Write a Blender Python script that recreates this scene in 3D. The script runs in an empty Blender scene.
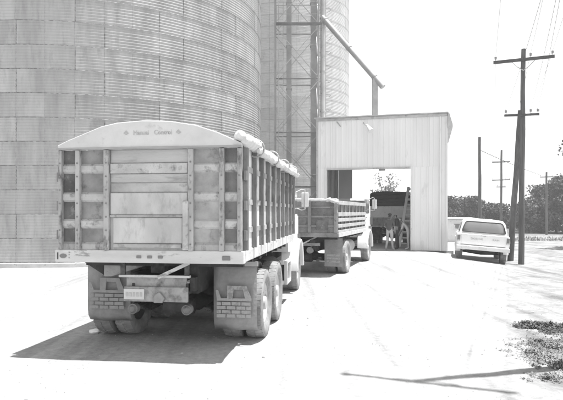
import bpy, bmesh, math, random
import numpy as np
from mathutils import Vector, Matrix, noise as mnoise

# ------------------------------------------------------------------ camera, sky, sun, exposure
scene = bpy.context.scene
R = math.radians
EYE = 1.85
cam_d = bpy.data.cameras.new("camera")
cam_d.sensor_width = 36.0
cam_d.lens = 36.0 * 550.0 / 563.0
cam_d.shift_y = 12.0 / 563.0
cam_d.clip_start = 0.1
cam_d.clip_end = 3000.0
cam = bpy.data.objects.new("camera", cam_d)
scene.collection.objects.link(cam)
cam.location = (0, 0, EYE)
cam.rotation_euler = (R(90), 0, 0)
scene.camera = cam

SUN = Vector((0.225, 0.0, 1.0)).normalized()      # direction towards the sun: nearly overhead
world = bpy.data.worlds.new("World")
scene.world = world
world.use_nodes = True
wn = world.node_tree.nodes
wl = world.node_tree.links
for n in list(wn):
    wn.remove(n)
sky = wn.new("ShaderNodeTexSky")
sky.sky_type = 'NISHITA'
sky.sun_disc = False
sky.sun_elevation = math.asin(SUN.z)
sky.sun_rotation = math.atan2(SUN.x, SUN.y)
sky.dust_density = 0.2
sky.air_density = 1.5
bw = wn.new("ShaderNodeRGBToBW")                   # black and white film: a grey sky
bg = wn.new("ShaderNodeBackground")
bg.inputs["Strength"].default_value = 0.13
wo = wn.new("ShaderNodeOutputWorld")
wl.new(sky.outputs[0], bw.inputs[0])
wl.new(bw.outputs[0], bg.inputs["Color"])
wl.new(bg.outputs[0], wo.inputs["Surface"])

sun_d = bpy.data.lights.new("sun", 'SUN')
sun_d.energy = 4.2
sun_d.angle = R(0.55)
sun_d.color = (1, 1, 1)
sun = bpy.data.objects.new("sun", sun_d)
scene.collection.objects.link(sun)
sun.rotation_euler = SUN.to_track_quat('Z', 'Y').to_euler()
sun.location = (8, 2, 40)

vs = scene.view_settings
vs.view_transform = 'Standard'
vs.look = 'None'
vs.gamma = 1.0
vs.use_curve_mapping = False
vs.exposure = 1.18

random.seed(4)
COL = scene.collection
F = 550.0


def at(px, py, Y):
    return Vector(((px - 281.5) / F * Y, Y, EYE - (py - 212) / F * Y))


# ------------------------------------------------------------------ materials (all greys: black and white film)
def g3(v):
    return (v, v, v, 1)


MATS = {}


def gm(name, c1, c2=None, scale=3.0, rough=0.7, metal=0.0, bump=0.0, bscale=40.0, stretch=(1, 1, 1),
       rnd=0.0, lo=0.35, hi=0.65, c3=None, s3=14.0, lo3=0.58, hi3=0.66, spec=0.5, detail=6.0):
    m = bpy.data.materials.new(name)
    m.use_nodes = True
    nt = m.node_tree
    N, L = nt.nodes, nt.links
    b = N["Principled BSDF"]
    b.inputs["Roughness"].default_value = rough
    b.inputs["Metallic"].default_value = metal
    b.inputs["Specular IOR Level"].default_value = spec
    tc = N.new("ShaderNodeTexCoord")
    oi = N.new("ShaderNodeObjectInfo")
    mp = N.new("ShaderNodeMapping")
    mp.inputs["Scale"].default_value = stretch
    addv = N.new("ShaderNodeVectorMath")
    addv.operation = 'ADD'
    mulv = N.new("ShaderNodeMath")
    mulv.operation = 'MULTIPLY'
    mulv.inputs[1].default_value = 37.0
    L.new(oi.outputs["Random"], mulv.inputs[0])
    L.new(tc.outputs["Object"], addv.inputs[0])
    L.new(mulv.outputs[0], addv.inputs[1])
    L.new(addv.outputs[0], mp.inputs[0])
    col = None
    if c2 is None:
        rgb = N.new("ShaderNodeRGB")
        rgb.outputs[0].default_value = g3(c1)
        col = rgb.outputs[0]
    else:
        nz = N.new("ShaderNodeTexNoise")
        nz.inputs["Scale"].default_value = scale
        nz.inputs["Detail"].default_value = detail
        nz.inputs["Roughness"].default_value = 0.62
        L.new(mp.outputs[0], nz.inputs["Vector"])
        rp = N.new("ShaderNodeValToRGB")
        rp.color_ramp.elements[0].position = lo
        rp.color_ramp.elements[0].color = g3(c1)
        rp.color_ramp.elements[1].position = hi
        rp.color_ramp.elements[1].color = g3(c2)
        L.new(nz.outputs["Fac"], rp.inputs[0])
        col = rp.outputs[0]
    if c3 is not None:
        n3 = N.new("ShaderNodeTexNoise")
        n3.inputs["Scale"].default_value = s3
        n3.inputs["Detail"].default_value = 5.0
        n3.inputs["Roughness"].default_value = 0.7
        L.new(mp.outputs[0], n3.inputs["Vector"])
        r3 = N.new("ShaderNodeMapRange")
        r3.inputs[1].default_value = lo3
        r3.inputs[2].default_value = hi3
        L.new(n3.outputs["Fac"], r3.inputs[0])
        mx = N.new("ShaderNodeMix")
        mx.data_type = 'RGBA'
        L.new(r3.outputs[0], mx.inputs[0])
        L.new(col, mx.inputs[6])
        mx.inputs[7].default_value = g3(c3)
        col = mx.outputs[2]
    if rnd > 0:
        mr = N.new("ShaderNodeMapRange")
        mr.inputs[3].default_value = 1 - rnd
        mr.inputs[4].default_value = 1 + rnd
        L.new(oi.outputs["Random"], mr.inputs[0])
        mm = N.new("ShaderNodeVectorMath")
        mm.operation = 'SCALE'
        L.new(col, mm.inputs[0])
        L.new(mr.outputs[0], mm.inputs["Scale"])
        col = mm.outputs[0]
    L.new(col, b.inputs["Base Color"])
    if bump > 0:
        nb = N.new("ShaderNodeTexNoise")
        nb.inputs["Scale"].default_value = bscale
        nb.inputs["Detail"].default_value = 4.0
        L.new(mp.outputs[0], nb.inputs["Vector"])
        bp = N.new("ShaderNodeBump")
        bp.inputs["Strength"].default_value = bump
        bp.inputs["Distance"].default_value = 0.02
        L.new(nb.outputs["Fac"], bp.inputs["Height"])
        L.new(bp.outputs[0], b.inputs["Normal"])
    MATS[name] = m
    return m


gm('galv', 0.29, 0.42, 1.6, 0.55, 0.15, stretch=(1, 1, 0.22), rnd=0.08, c3=0.22, s3=5.0, lo3=0.52, hi3=0.85)
gm('galv_sunlit', 0.5, 0.62, 0.5, 0.55, 0.15, stretch=(1, 1, 0.5), rnd=0.06, c3=0.42, s3=3.0, lo3=0.55, hi3=0.78)  # narrow silo: sunlight put into the colour, same steel otherwise
gm('galv_sunlit_seam', 0.3, 0.42, 9.0, 0.6, 0.1)  # its seams, brightened the same way
gm('galv_seam', 0.11, 0.3, 9.0, 0.7, 0.1, lo=0.42, hi=0.6)
gm('galv_seam_faint', 0.23, 0.36, 9.0, 0.7, 0.1, lo=0.35, hi=0.6)
gm('concrete', 0.42, 0.55, 2.0, 0.9, bump=0.3, c3=0.3, s3=6)
gm('steel_light', 0.36, 0.5, 1.2, 0.5, 0.2, c3=0.25, s3=5)
gm('steel_dark', 0.16, 0.24, 2.0, 0.7, 0.1)
gm('steel_mid', 0.28, 0.38, 1.5, 0.6, 0.15)
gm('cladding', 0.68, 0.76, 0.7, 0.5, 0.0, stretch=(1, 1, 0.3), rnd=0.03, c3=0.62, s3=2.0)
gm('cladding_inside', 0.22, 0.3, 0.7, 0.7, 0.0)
gm('box_dark', 0.07, 0.17, 2.6, 0.85, bump=0.3, c3=0.3, s3=6, lo3=0.58, hi3=0.7)
gm('box_mid', 0.15, 0.3, 2.3, 0.85, bump=0.3, c3=0.12, s3=5, lo3=0.57, hi3=0.72)
gm('box_worn', 0.28, 0.46, 2.3, 0.85, bump=0.3, c3=0.16, s3=4, lo3=0.55, hi3=0.72)
gm('box_board', 0.36, 0.5, 2.0, 0.85, bump=0.35, c3=0.2, s3=3.5, lo3=0.54, hi3=0.74, stretch=(0.35, 1, 1.6))
gm('box_light', 0.4, 0.54, 2.2, 0.8, bump=0.3, c3=0.22, s3=6, lo3=0.52, hi3=0.82, stretch=(1, 1, 0.45))
gm('box_cap', 0.52, 0.62, 1.8, 0.8, bump=0.15, c3=0.4, s3=4, lo3=0.58, hi3=0.75)
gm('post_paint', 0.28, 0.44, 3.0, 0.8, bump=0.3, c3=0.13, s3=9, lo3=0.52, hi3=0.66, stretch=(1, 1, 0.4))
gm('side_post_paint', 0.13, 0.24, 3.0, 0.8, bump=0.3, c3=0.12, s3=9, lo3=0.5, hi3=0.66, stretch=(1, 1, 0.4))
gm('board_grey', 0.34, 0.48, 3.0, 0.85, c3=0.22, s3=8)
gm('rib_paint', 0.38, 0.56, 4.0, 0.85, bump=0.3, c3=0.2, s3=8, lo3=0.5, hi3=0.66)
gm('side_paint', 0.62, 0.76, 2.0, 0.75, bump=0.2, c3=0.35, s3=4, lo3=0.56, hi3=0.72)
gm('sill_paint', 0.45, 0.6, 3.0, 0.7, bump=0.2, c3=0.25, s3=9, stretch=(0.3, 1, 1))
gm('canvas', 0.5, 0.68, 5.0, 0.95, bump=0.8, bscale=22, c3=0.4, s3=9)
gm('canvas_dark', 0.05, 0.1, 3.0, 0.9, bump=0.8, bscale=12, stretch=(0.3, 1, 3))
gm('rubber', 0.035, 0.06, 5.0, 0.85, c3=0.12, s3=4, lo3=0.45, hi3=0.75)
gm('rubber_dusty', 0.17, 0.28, 4.0, 0.95, c3=0.36, s3=6, lo3=0.5, hi3=0.75)
gm('flap', 0.2, 0.27, 5.0, 0.9, bump=0.4, bscale=16, c3=0.27, s3=2.5, lo3=0.5, hi3=0.75)
gm('flap_print', 0.3, 0.39, 9.0, 0.9, c3=0.22, s3=9, lo3=0.48, hi3=0.62)
gm('chassis', 0.018, 0.035, 4.0, 0.8, c3=0.08, s3=5, lo3=0.52, hi3=0.8)
gm('chassis_dusty', 0.03, 0.07, 5.0, 0.85, c3=0.12, s3=6, lo3=0.52, hi3=0.78)
gm('bumper_plate', 0.24, 0.36, 5.0, 0.8, bump=0.2, c3=0.12, s3=6, lo3=0.5, hi3=0.68)
gm('lamp_dirty', 0.1, 0.18, 6.0, 0.7, c3=0.07, s3=9)
gm('box_grey', 0.13, 0.23, 2.3, 0.85, bump=0.3, c3=0.09, s3=5, lo3=0.55, hi3=0.7)
gm('post_grey', 0.18, 0.28, 3.0, 0.85, c3=0.1, s3=8)
gm('white_paint', 0.7, 0.78, 2.0, 0.35, c3=0.6, s3=3)
gm('white_paint_dull', 0.62, 0.72, 2.0, 0.6, c3=0.5, s3=5)
gm('lens_dark', 0.06, None, rough=0.25)
gm('lens_mid', 0.16, None, rough=0.3)
gm('lens_pale', 0.5, None, rough=0.3)
gm('chrome', 0.55, 0.65, 5, 0.25, 0.9)
gm('ink', 0.06, None, rough=0.8)
gm('ink_faded', 0.2, 0.3, 20, 0.8)
gm('lettering_grey', 0.36, 0.46, 20, 0.8)
gm('ink_pale', 0.36, 0.48, 20, 0.8)
gm('wood_pole', 0.075, 0.14, 4.0, 0.9, bump=0.6, bscale=25, stretch=(3, 3, 0.25))
gm('wood_arm', 0.06, 0.1, 6.0, 0.9)
gm('porcelain', 0.25, None, rough=0.3)
gm('wire', 0.04, None, rough=0.6)
gm('bark', 0.05, 0.1, 5, 0.95, bump=0.5)
gm('leaf', 0.06, 0.13, 0.7, 0.8, rnd=0.2, spec=0.2)
gm('leaf_flare', 0.15, 0.24, 1.2, 0.8, spec=0.2)  # doorway tree: backlit flare put into the leaf colour
gm('grass', 0.075, 0.17, 3.0, 0.9, spec=0.2)
gm('grass_mid', 0.15, 0.28, 3.0, 0.9, spec=0.2)
gm('grass_dry', 0.2, 0.32, 3.0, 0.9, spec=0.2)
gm('stone', 0.26, 0.5, 3.0, 0.95)
gm('paper', 0.75, 0.8, 3.0, 0.9)
gm('skin', 0.22, 0.26, 8, 0.7)
gm('shirt_dark', 0.035, 0.055, 8, 0.9)
gm('shirt_mid', 0.07, 0.1, 8, 0.9)
gm('shirt_pale', 0.5, 0.56, 8, 0.9)
gm('trouser_pale', 0.36, 0.44, 8, 0.9)
gm('trouser_dark', 0.04, 0.06, 8, 0.9)
gm('hair', 0.03, None, rough=0.8)
gm('shoe', 0.05, None, rough=0.7)
gm('shoe_pale', 0.6, None, rough=0.7)
gm('roof_far', 0.3, 0.4, 2.0, 0.8)
gm('ladder_paint', 0.75, 0.8, 4, 0.6)


def glass_mat():
    m = bpy.data.materials.new('glass')
    m.use_nodes = True
    b = m.node_tree.nodes["Principled BSDF"]
    b.inputs["Base Color"].default_value = g3(0.17)
    b.inputs["Roughness"].default_value = 0.06
    b.inputs["Specular IOR Level"].default_value = 0.8
    MATS['glass'] = m


glass_mat()


def ground_mat():
    m = bpy.data.materials.new('caliche')
    m.use_nodes = True
    nt = m.node_tree
    N, L = nt.nodes, nt.links
    b = N["Principled BSDF"]
    b.inputs["Roughness"].default_value = 0.95
    b.inputs["Specular IOR Level"].default_value = 0.1
    tc = N.new("ShaderNodeTexCoord")

    def noise(scale, detail=6, rough=0.6):
        n = N.new("ShaderNodeTexNoise")
        n.inputs["Scale"].default_value = scale
        n.inputs["Detail"].default_value = detail
        n.inputs["Roughness"].default_value = rough
        L.new(tc.outputs["Object"], n.inputs["Vector"])
        return n.outputs["Fac"]

    def rng(sock, a, b_, c=0.0, d=1.0):
        r = N.new("ShaderNodeMapRange")
        r.inputs[1].default_value = a
        r.inputs[2].default_value = b_
        r.inputs[3].default_value = c
        r.inputs[4].default_value = d
        L.new(sock, r.inputs[0])
        return r.outputs[0]

    def math_(op, a, b_):
        n = N.new("ShaderNodeMath")
        n.operation = op
        for i, v in enumerate((a, b_)):
            if isinstance(v, (int, float)):
                n.inputs[i].default_value = v
            else:
                L.new(v, n.inputs[i])
        return n.outputs[0]

    base = rng(noise(0.35), 0.3, 0.7, 0.34, 0.43)
    fine = rng(noise(9.0, 8, 0.75), 0.28, 0.62, 0.7, 1.1)
    base = math_('MULTIPLY', base, fine)
    # streaks of wheel-packed and loose caliche along the drive
    mp = N.new("ShaderNodeMapping")
    mp.inputs["Rotation"].default_value = (0, 0, R(14))
    mp.inputs["Scale"].default_value = (2.2, 0.09, 1)
    L.new(tc.outputs["Object"], mp.inputs[0])
    ns = N.new("ShaderNodeTexNoise")
    ns.inputs["Scale"].default_value = 1.0
    ns.inputs["Detail"].default_value = 5.0
    L.new(mp.outputs[0], ns.inputs["Vector"])
    base = math_('MULTIPLY', base, rng(ns.outputs["Fac"], 0.33, 0.52, 0.7, 1.06))
    # the unpaved shoulder right of the drive is greyer: mask by distance from the pole line
    sep = N.new("ShaderNodeSeparateXYZ")
    L.new(tc.outputs["Object"], sep.inputs[0])
    edge = math_('SUBTRACT', sep.outputs["X"], math_('MULTIPLY', sep.outputs["Y"], 0.39))
    edge = math_('ADD', edge, math_('MULTIPLY', math_('SUBTRACT', noise(0.6), 0.5), 1.6))
    msk = rng(edge, -0.4, 0.6)
    patch = rng(noise(1.4, 8, 0.7), 0.36, 0.66, 0.5, 0.9)
    patch = math_('ADD', math_('MULTIPLY', math_('SUBTRACT', patch, 1.0), msk), 1.0)
    base = math_('MULTIPLY', base, patch)
    # far fields are grassy
    far = rng(sep.outputs["Y"], 62.0, 75.0)
    base = math_('MULTIPLY', base, math_('SUBTRACT', 1.0, math_('MULTIPLY', far, 0.6)))
    cmb = N.new("ShaderNodeCombineColor")
    for i in range(3):
        L.new(base, cmb.inputs[i])
    L.new(cmb.outputs[0], b.inputs["Base Color"])
    bp = N.new("ShaderNodeBump")
    bp.inputs["Strength"].default_value = 0.6
    bp.inputs["Distance"].default_value = 0.03
    L.new(noise(14.0, 8, 0.7), bp.inputs["Height"])
    L.new(bp.outputs[0], b.inputs["Normal"])
    MATS['caliche'] = m


ground_mat()


# ------------------------------------------------------------------ mesh helpers
class MB:
    def __init__(self):
        self.v, self.f, self.m = [], [], []

    def add(self, verts, faces, mi=0):
        o = len(self.v)
        self.v += [tuple(p) for p in verts]
        self.f += [tuple(i + o for i in fc) for fc in faces]
        self.m += [mi] * len(faces)
        return self

    def box(self, x0, x1, y0, y1, z0, z1, mi=0):
        p = [(x0, y0, z0), (x1, y0, z0), (x1, y1, z0), (x0, y1, z0), (x0, y0, z1), (x1, y0, z1), (x1, y1, z1), (x0, y1, z1)]
        return self.add(p, [(0, 3, 2, 1), (4, 5, 6, 7), (0, 1, 5, 4), (1, 2, 6, 5), (2, 3, 7, 6), (3, 0, 4, 7)], mi)

    def bar(self, a, b, w, h, up=(0, 0, 1), mi=0):
        a, b = Vector(a), Vector(b)
        d = (b - a).normalized()
        u = Vector(up)
        s = d.cross(u)
        if s.length < 1e-4:
            s = d.cross(Vector((1, 0, 0)))
        s.normalize()
        u = s.cross(d)
        p = []
        for c in (a, b):
            for i, j in ((-1, -1), (1, -1), (1, 1), (-1, 1)):
                p.append(c + s * (w / 2 * i) + u * (h / 2 * j))
        return self.add(p, [(0, 3, 2, 1), (4, 5, 6, 7), (0, 1, 5, 4), (1, 2, 6, 5), (2, 3, 7, 6), (3, 0, 4, 7)], mi)

    def tube(self, pts, r, n=8, mi=0, cap=True):
        pts = [Vector(p) for p in pts]
        rs = r if isinstance(r, (list, tuple)) else [r] * len(pts)
        rings = []
        prev = None
        for i, p in enumerate(pts):
            d = (pts[min(i + 1, len(pts) - 1)] - pts[max(i - 1, 0)]).normalized()
            if prev is None:
                s = d.cross(Vector((0, 0, 1)))
                if s.length < 1e-3:
                    s = d.cross(Vector((1, 0, 0)))
            else:
                s = prev - d * prev.dot(d)
            s.normalize()
            prev = s
            u = d.cross(s)
            rings.append([p + (s * math.cos(2 * math.pi * k / n) + u * math.sin(2 * math.pi * k / n)) * rs[i] for k in range(n)])
        v = [q for rg in rings for q in rg]
        f = []
        for i in range(len(pts) - 1):
            for k in range(n):
                k2 = (k + 1) % n
                f.append((i * n + k, (i + 1) * n + k, (i + 1) * n + k2, i * n + k2))
        if cap:
            f.append(tuple(range(n)))
            f.append(tuple(reversed([(len(pts) - 1) * n + k for k in range(n)])))
        return self.add(v, f, mi)

    def prism(self, poly, a0, a1, axis='y', mi=0):
        # poly in the plane of the other two axes (x,z for 'y'; y,z for 'x'; x,y for 'z')
        n = len(poly)

        def mk(p, a):
            if axis == 'y':
                return (p[0], a, p[1])
            if axis == 'x':
                return (a, p[0], p[1])
            return (p[0], p[1], a)
        v = [mk(p, a0) for p in poly] + [mk(p, a1) for p in poly]
        f = [tuple(range(n)), tuple(reversed(range(n, 2 * n)))]
        for i in range(n):
            j = (i + 1) % n
            f.append((i, i + n, j + n, j))
        return self.add(v, f, mi)

    def lathe_x(self, prof, n=32, cx=0, cy=0, cz=0, mi=0, closed=False):
        # prof: list of (x, r) revolved about the x axis
        m = len(prof)
        v = []
        for k in range(n):
            a = 2 * math.pi * k / n
            for (x, r) in prof:
                v.append((cx + x, cy + r * math.cos(a), cz + r * math.sin(a)))
        f = []
        for k in range(n):
            k2 = (k + 1) % n
            for i in range(m if closed else m - 1):
                i2 = (i + 1) % m
                f.append((k * m + i, k2 * m + i, k2 * m + i2, k * m + i2))
        return self.add(v, f, mi)

    def loft(self, secs, mi=0, cap=True):
        n = len(secs[0])
        v = [p for s in secs for p in s]
        f = []
        for i in range(len(secs) - 1):
            for k in range(n):
                k2 = (k + 1) % n
                f.append((i * n + k, i * n + k2, (i + 1) * n + k2, (i + 1) * n + k))
        if cap:
            f.append(tuple(reversed(range(n))))
            f.append(tuple((len(secs) - 1) * n + k for k in range(n)))
        return self.add(v, f, mi)

    def mesh(self, name, mats, smooth=False, fix=True):
        me = bpy.data.meshes.new(name)
        me.from_pydata(self.v, [], self.f)
        for m in (mats if isinstance(mats, (list, tuple)) else [mats]):
            me.materials.append(MATS[m])
        me.polygons.foreach_set("material_index", self.m)
        if fix:
            bm = bmesh.new()
            bm.from_mesh(me)
            bmesh.ops.recalc_face_normals(bm, faces=bm.faces)
            bm.to_mesh(me)
            bm.free()
        if smooth:
            me.polygons.foreach_set("use_smooth", [True] * len(me.polygons))
            me.set_sharp_from_angle(angle=R(40))
        me.update()
        return me

    def build(self, name, mats, parent=None, smooth=False, bev=0.0, fix=True):
        o = bpy.data.objects.new(name, self.mesh(name, mats, smooth, fix))
        COL.objects.link(o)
        o.parent = parent
        if bev > 0:
            b = o.modifiers.new("bevel", 'BEVEL')
            b.width = bev
            b.segments = 2
            b.limit_method = 'ANGLE'
            b.angle_limit = R(35)
        return o


def tag(o, label, cat, group=None, kind=None):
    if label:
        o["label"] = label
    if cat:
        o["category"] = cat
    if group:
        o["group"] = group
    if kind:
        o["kind"] = kind
    return o


def empty(name, loc, rz=0.0):
    o = bpy.data.objects.new(name, None)
    COL.objects.link(o)
    o.location = loc
    o.rotation_euler = (0, 0, rz)
    o.empty_display_size = 0.3
    return o


def text_mesh(name, s, size, mat, parent, loc, rot, depth=0.004, align='CENTER', stretch=1.0):
    cu = bpy.data.curves.new("txt", 'FONT')
    cu.body = s
    cu.size = size
    cu.align_x = align
    cu.extrude = depth
    cu.resolution_u = 3
    tmp = bpy.data.objects.new("txt", cu)
    COL.objects.link(tmp)
    dg = bpy.context.evaluated_depsgraph_get()
    me = bpy.data.meshes.new_from_object(tmp.evaluated_get(dg))
    bpy.data.objects.remove(tmp)
    me.materials.clear()
    me.materials.append(MATS[mat])
    o = bpy.data.objects.new(name, me)
    COL.objects.link(o)
    o.parent = parent
    o.location = loc
    o.rotation_euler = rot
    o.scale = (stretch, 1, 1)
    return o


def sstep(a, b, x):
    t = max(0.0, min(1.0, (x - a) / (b - a)))
    return t * t * (3 - 2 * t)


def gz(x, y):
    z = -0.24 * sstep(6.2, 9.8, x) * sstep(13, 18, y)
    z += 0.06 * math.exp(-((x - 6.4) ** 2 / 1.5 + (y - 21) ** 2 / 12))
    z -= 0.75 * sstep(33, 62, y)
    return z


# ------------------------------------------------------------------ ground
def coords(a):
    out = [0.0]
    s = 0.3
    while out[-1] < a:
        if out[-1] > 26:
            s *= 1.22
        out.append(out[-1] + s)
    return out


def build_ground():
    pos = coords(290)
    xs = [-p for p in reversed(pos[1:])] + pos
    ys = [-p for p in reversed(pos[1:]) if p < 900][::1] + pos
    ys = [y for y in ys if y > -200]
    v, f = [], []
    for y in ys:
        for x in xs:
            z = gz(x, y)
            if abs(x) < 30 and -3 < y < 60:
                z += 0.012 * (mnoise.noise(Vector((x * 0.9, y * 0.9, 0))) + 0.5 * mnoise.noise(Vector((x * 2.7, y * 2.7, 3))))
            v.append((x, y, z))
    w = len(xs)
    for j in range(len(ys) - 1):
        for i in range(w - 1):
            f.append((j * w + i, j * w + i + 1, (j + 1) * w + i + 1, (j + 1) * w + i))
    mb = MB()
    mb.add(v, f)
    o = mb.build("ground", 'caliche', smooth=True, fix=False)
    o["kind"] = "structure"


build_ground()


# ------------------------------------------------------------------ corrugated steel bins
RING = 0.8128


def build_silo(cx, cy, rad, nsheet, nring, px_lo, px_hi, name, label, foundation_h=0.14, mats=('galv', 'galv_seam', 'galv_seam_faint')):
    root = empty(name, (cx, cy, 0))
    tag(root, label, "silo")
    arc = 2 * math.pi / nsheet
    wid = arc * rad
    # along the arc: the overlapped edge strip, then two faint bolt lines
    us = [0, 0.03, wid / 6, wid / 3 - 0.012, wid / 3 + 0.012, wid / 2, 2 * wid / 3 - 0.012, 2 * wid / 3 + 0.012, 5 * wid / 6, wid]
    ustrip = {0: 1, 3: 2, 6: 2}
    ncor, seg = 8, 4
    zs = []
    for k in range(ncor * seg + 1):
        zs.append(k / (ncor * seg) * RING)
    v = []
    for z in zs:
        a = 2 * math.pi * z / (RING / ncor)
        lap = 0.012 * (1 - z / RING)
        for i, u in enumerate(us):
            r = rad + 0.011 * math.cos(a) + lap + (0.006 if i in (0, 1) else 0.0)
            th = u / rad
            v.append((r * math.cos(th), r * math.sin(th), z))
    # folded-in lower lip so the lap has depth
    n = len(us)
    f, mi = [], []
    for j in range(len(zs) - 1):
        for i in range(n - 1):
            f.append((j * n + i, j * n + i + 1, (j + 1) * n + i + 1, (j + 1) * n + i))
            band = 1 if j < 1 else ustrip.get(i, 0)
            mi.append(band)
    b = len(v)
    for i, u in enumerate(us):
        th = u / rad
        v.append(((rad - 0.02) * math.cos(th), (rad - 0.02) * math.sin(th), 0.0))
    for i in range(n - 1):
        f.append((i + 1, i, b + i, b + i + 1))
        mi.append(1)
    me = bpy.data.meshes.new("sheet")
    me.from_pydata(v, [], f)
    for m in mats:
        me.materials.append(MATS[m])
    me.polygons.foreach_set("material_index", mi)
    me.polygons.foreach_set("use_smooth", [True] * len(f))
    me.set_sharp_from_angle(angle=R(60))
    va = np.array(v)
    rest_v, rest_f, rest_m = [], [], []
    base = foundation_h
    phase = R(-91)
    for k in range(nring):
        off = phase + (0.0 if k % 2 else arc * 2 / 3)
        for s in range(nsheet):
            a = off + s * arc
            am = a + arc / 2
            wx, wy, wz = cx + rad * math.cos(am), cy + rad * math.sin(am), base + (k + .5) * RING
            facing = (math.cos(am) * (0 - wx) + math.sin(am) * (0 - wy)) > -0.35 * rad
            px = 281.5 + F * wx / max(wy, 1)
            py = 212 + F * (EYE - wz) / max(wy, 1)
            hw = wid * F / wy / 2
            if facing and px_lo < px + hw and px - hw < px_hi and py > -25 and wy > 1:
                o = bpy.data.objects.new("sheet", me)
                COL.objects.link(o)
                o.parent = root
                o.location = (0, 0, base + k * RING)
                o.rotation_euler = (0, 0, a)
            else:
                c, sn = math.cos(a), math.sin(a)
                q = np.empty_like(va)
                q[:, 0] = va[:, 0] * c - va[:, 1] * sn
                q[:, 1] = va[:, 0] * sn + va[:, 1] * c
                q[:, 2] = va[:, 2] + base + k * RING
                o0 = len(rest_v)
                rest_v += q.tolist()
                rest_f += [tuple(i + o0 for i in fc) for fc in f]
                rest_m += mi
    rm = bpy.data.meshes.new("wall_sheets")
    rm.from_pydata(rest_v, [], rest_f)
    for m in mats:
        rm.materials.append(MATS[m])
    rm.polygons.foreach_set("material_index", rest_m)
    rm.polygons.foreach_set("use_smooth", [True] * len(rest_f))
    ro = bpy.data.objects.new("wall_sheets", rm)
    COL.objects.link(ro)
    ro.parent = root
    ro["kind"] = "stuff"
    top = base + nring * RING
    # roof cone with standing ribs
    m = MB()
    nn = 96
    v = [(0, 0, top + rad * 0.5)]
    for k in range(nn):
        a = 2 * math.pi * k / nn
        rr = rad + 0.25
        v.append((rr * math.cos(a), rr * math.sin(a), top - 0.06 + (0.06 if k % 3 == 0 else 0)))
    m.add(v, [(0, k + 1, (k + 1) % nn + 1) for k in range(nn)])
    m.build("roof", 'galv', root)
    m = MB()
    v, f = [], []
    for k in range(128):
        a = 2 * math.pi * k / 128
        for (r, z) in ((rad - 0.3, 0.0), (rad + 0.32, -0.3), (rad + 0.32, base), (rad - 0.3, base)):
            v.append((r * math.cos(a), r * math.sin(a), z))
    for k in range(128):
        for i in range(1, 3):
            k2 = (k + 1) % 128
            f.append((k * 4 + i, k2 * 4 + i, k2 * 4 + i + 1, k * 4 + i + 1))
    m.add(v, f)
    m.build("foundation", 'concrete', root)
    return root, top


silo1, _ = build_silo(-8.75, 26.14, 7.74, 17, 22, -90, 300, "grain_silo",
                      "huge corrugated steel grain silo standing behind the parked dump truck")
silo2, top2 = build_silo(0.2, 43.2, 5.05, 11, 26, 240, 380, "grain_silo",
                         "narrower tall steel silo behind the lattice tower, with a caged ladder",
                         mats=('galv_sunlit', 'galv_sunlit_seam', 'galv_sunlit_seam'))


def silo_ladder():
    # caged ladder on the narrow silo
    ang = math.atan2(-1, 0.62)
    c, s = math.cos(ang), math.sin(ang)
    n = Vector((c, s, 0))
    t = Vector((-s, c, 0))
    base = n * (5.05 + 0.16)
    m = MB()
    for sd in (-1, 1):
        m.bar(base + t * 0.22 * sd + Vector((0, 0, 0.3)), base + t * 0.22 * sd + Vector((0, 0, 20.5)), 0.05, 0.03)
    k = 0.5
    while k < 20.4:
        m.bar(base - t * 0.22 + Vector((0, 0, k)), base + t * 0.22 + Vector((0, 0, k)), 0.03, 0.03)
        k += 0.6
    lad = m.build("ladder", 'steel_mid', silo2)
    k = 3.0
    while k < 20:
        m = MB()
        pts = []
        for i in range(11):
            a = math.pi * i / 10
            pts.append(base + t * (0.38 * math.cos(a)) + n * (0.7 * math.sin(a)) + Vector((0, 0, k)))
        m.tube(pts, 0.02, 5)
        m.build("cage_hoop", 'steel_mid', lad)
        k += 1.0


silo_ladder()


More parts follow.
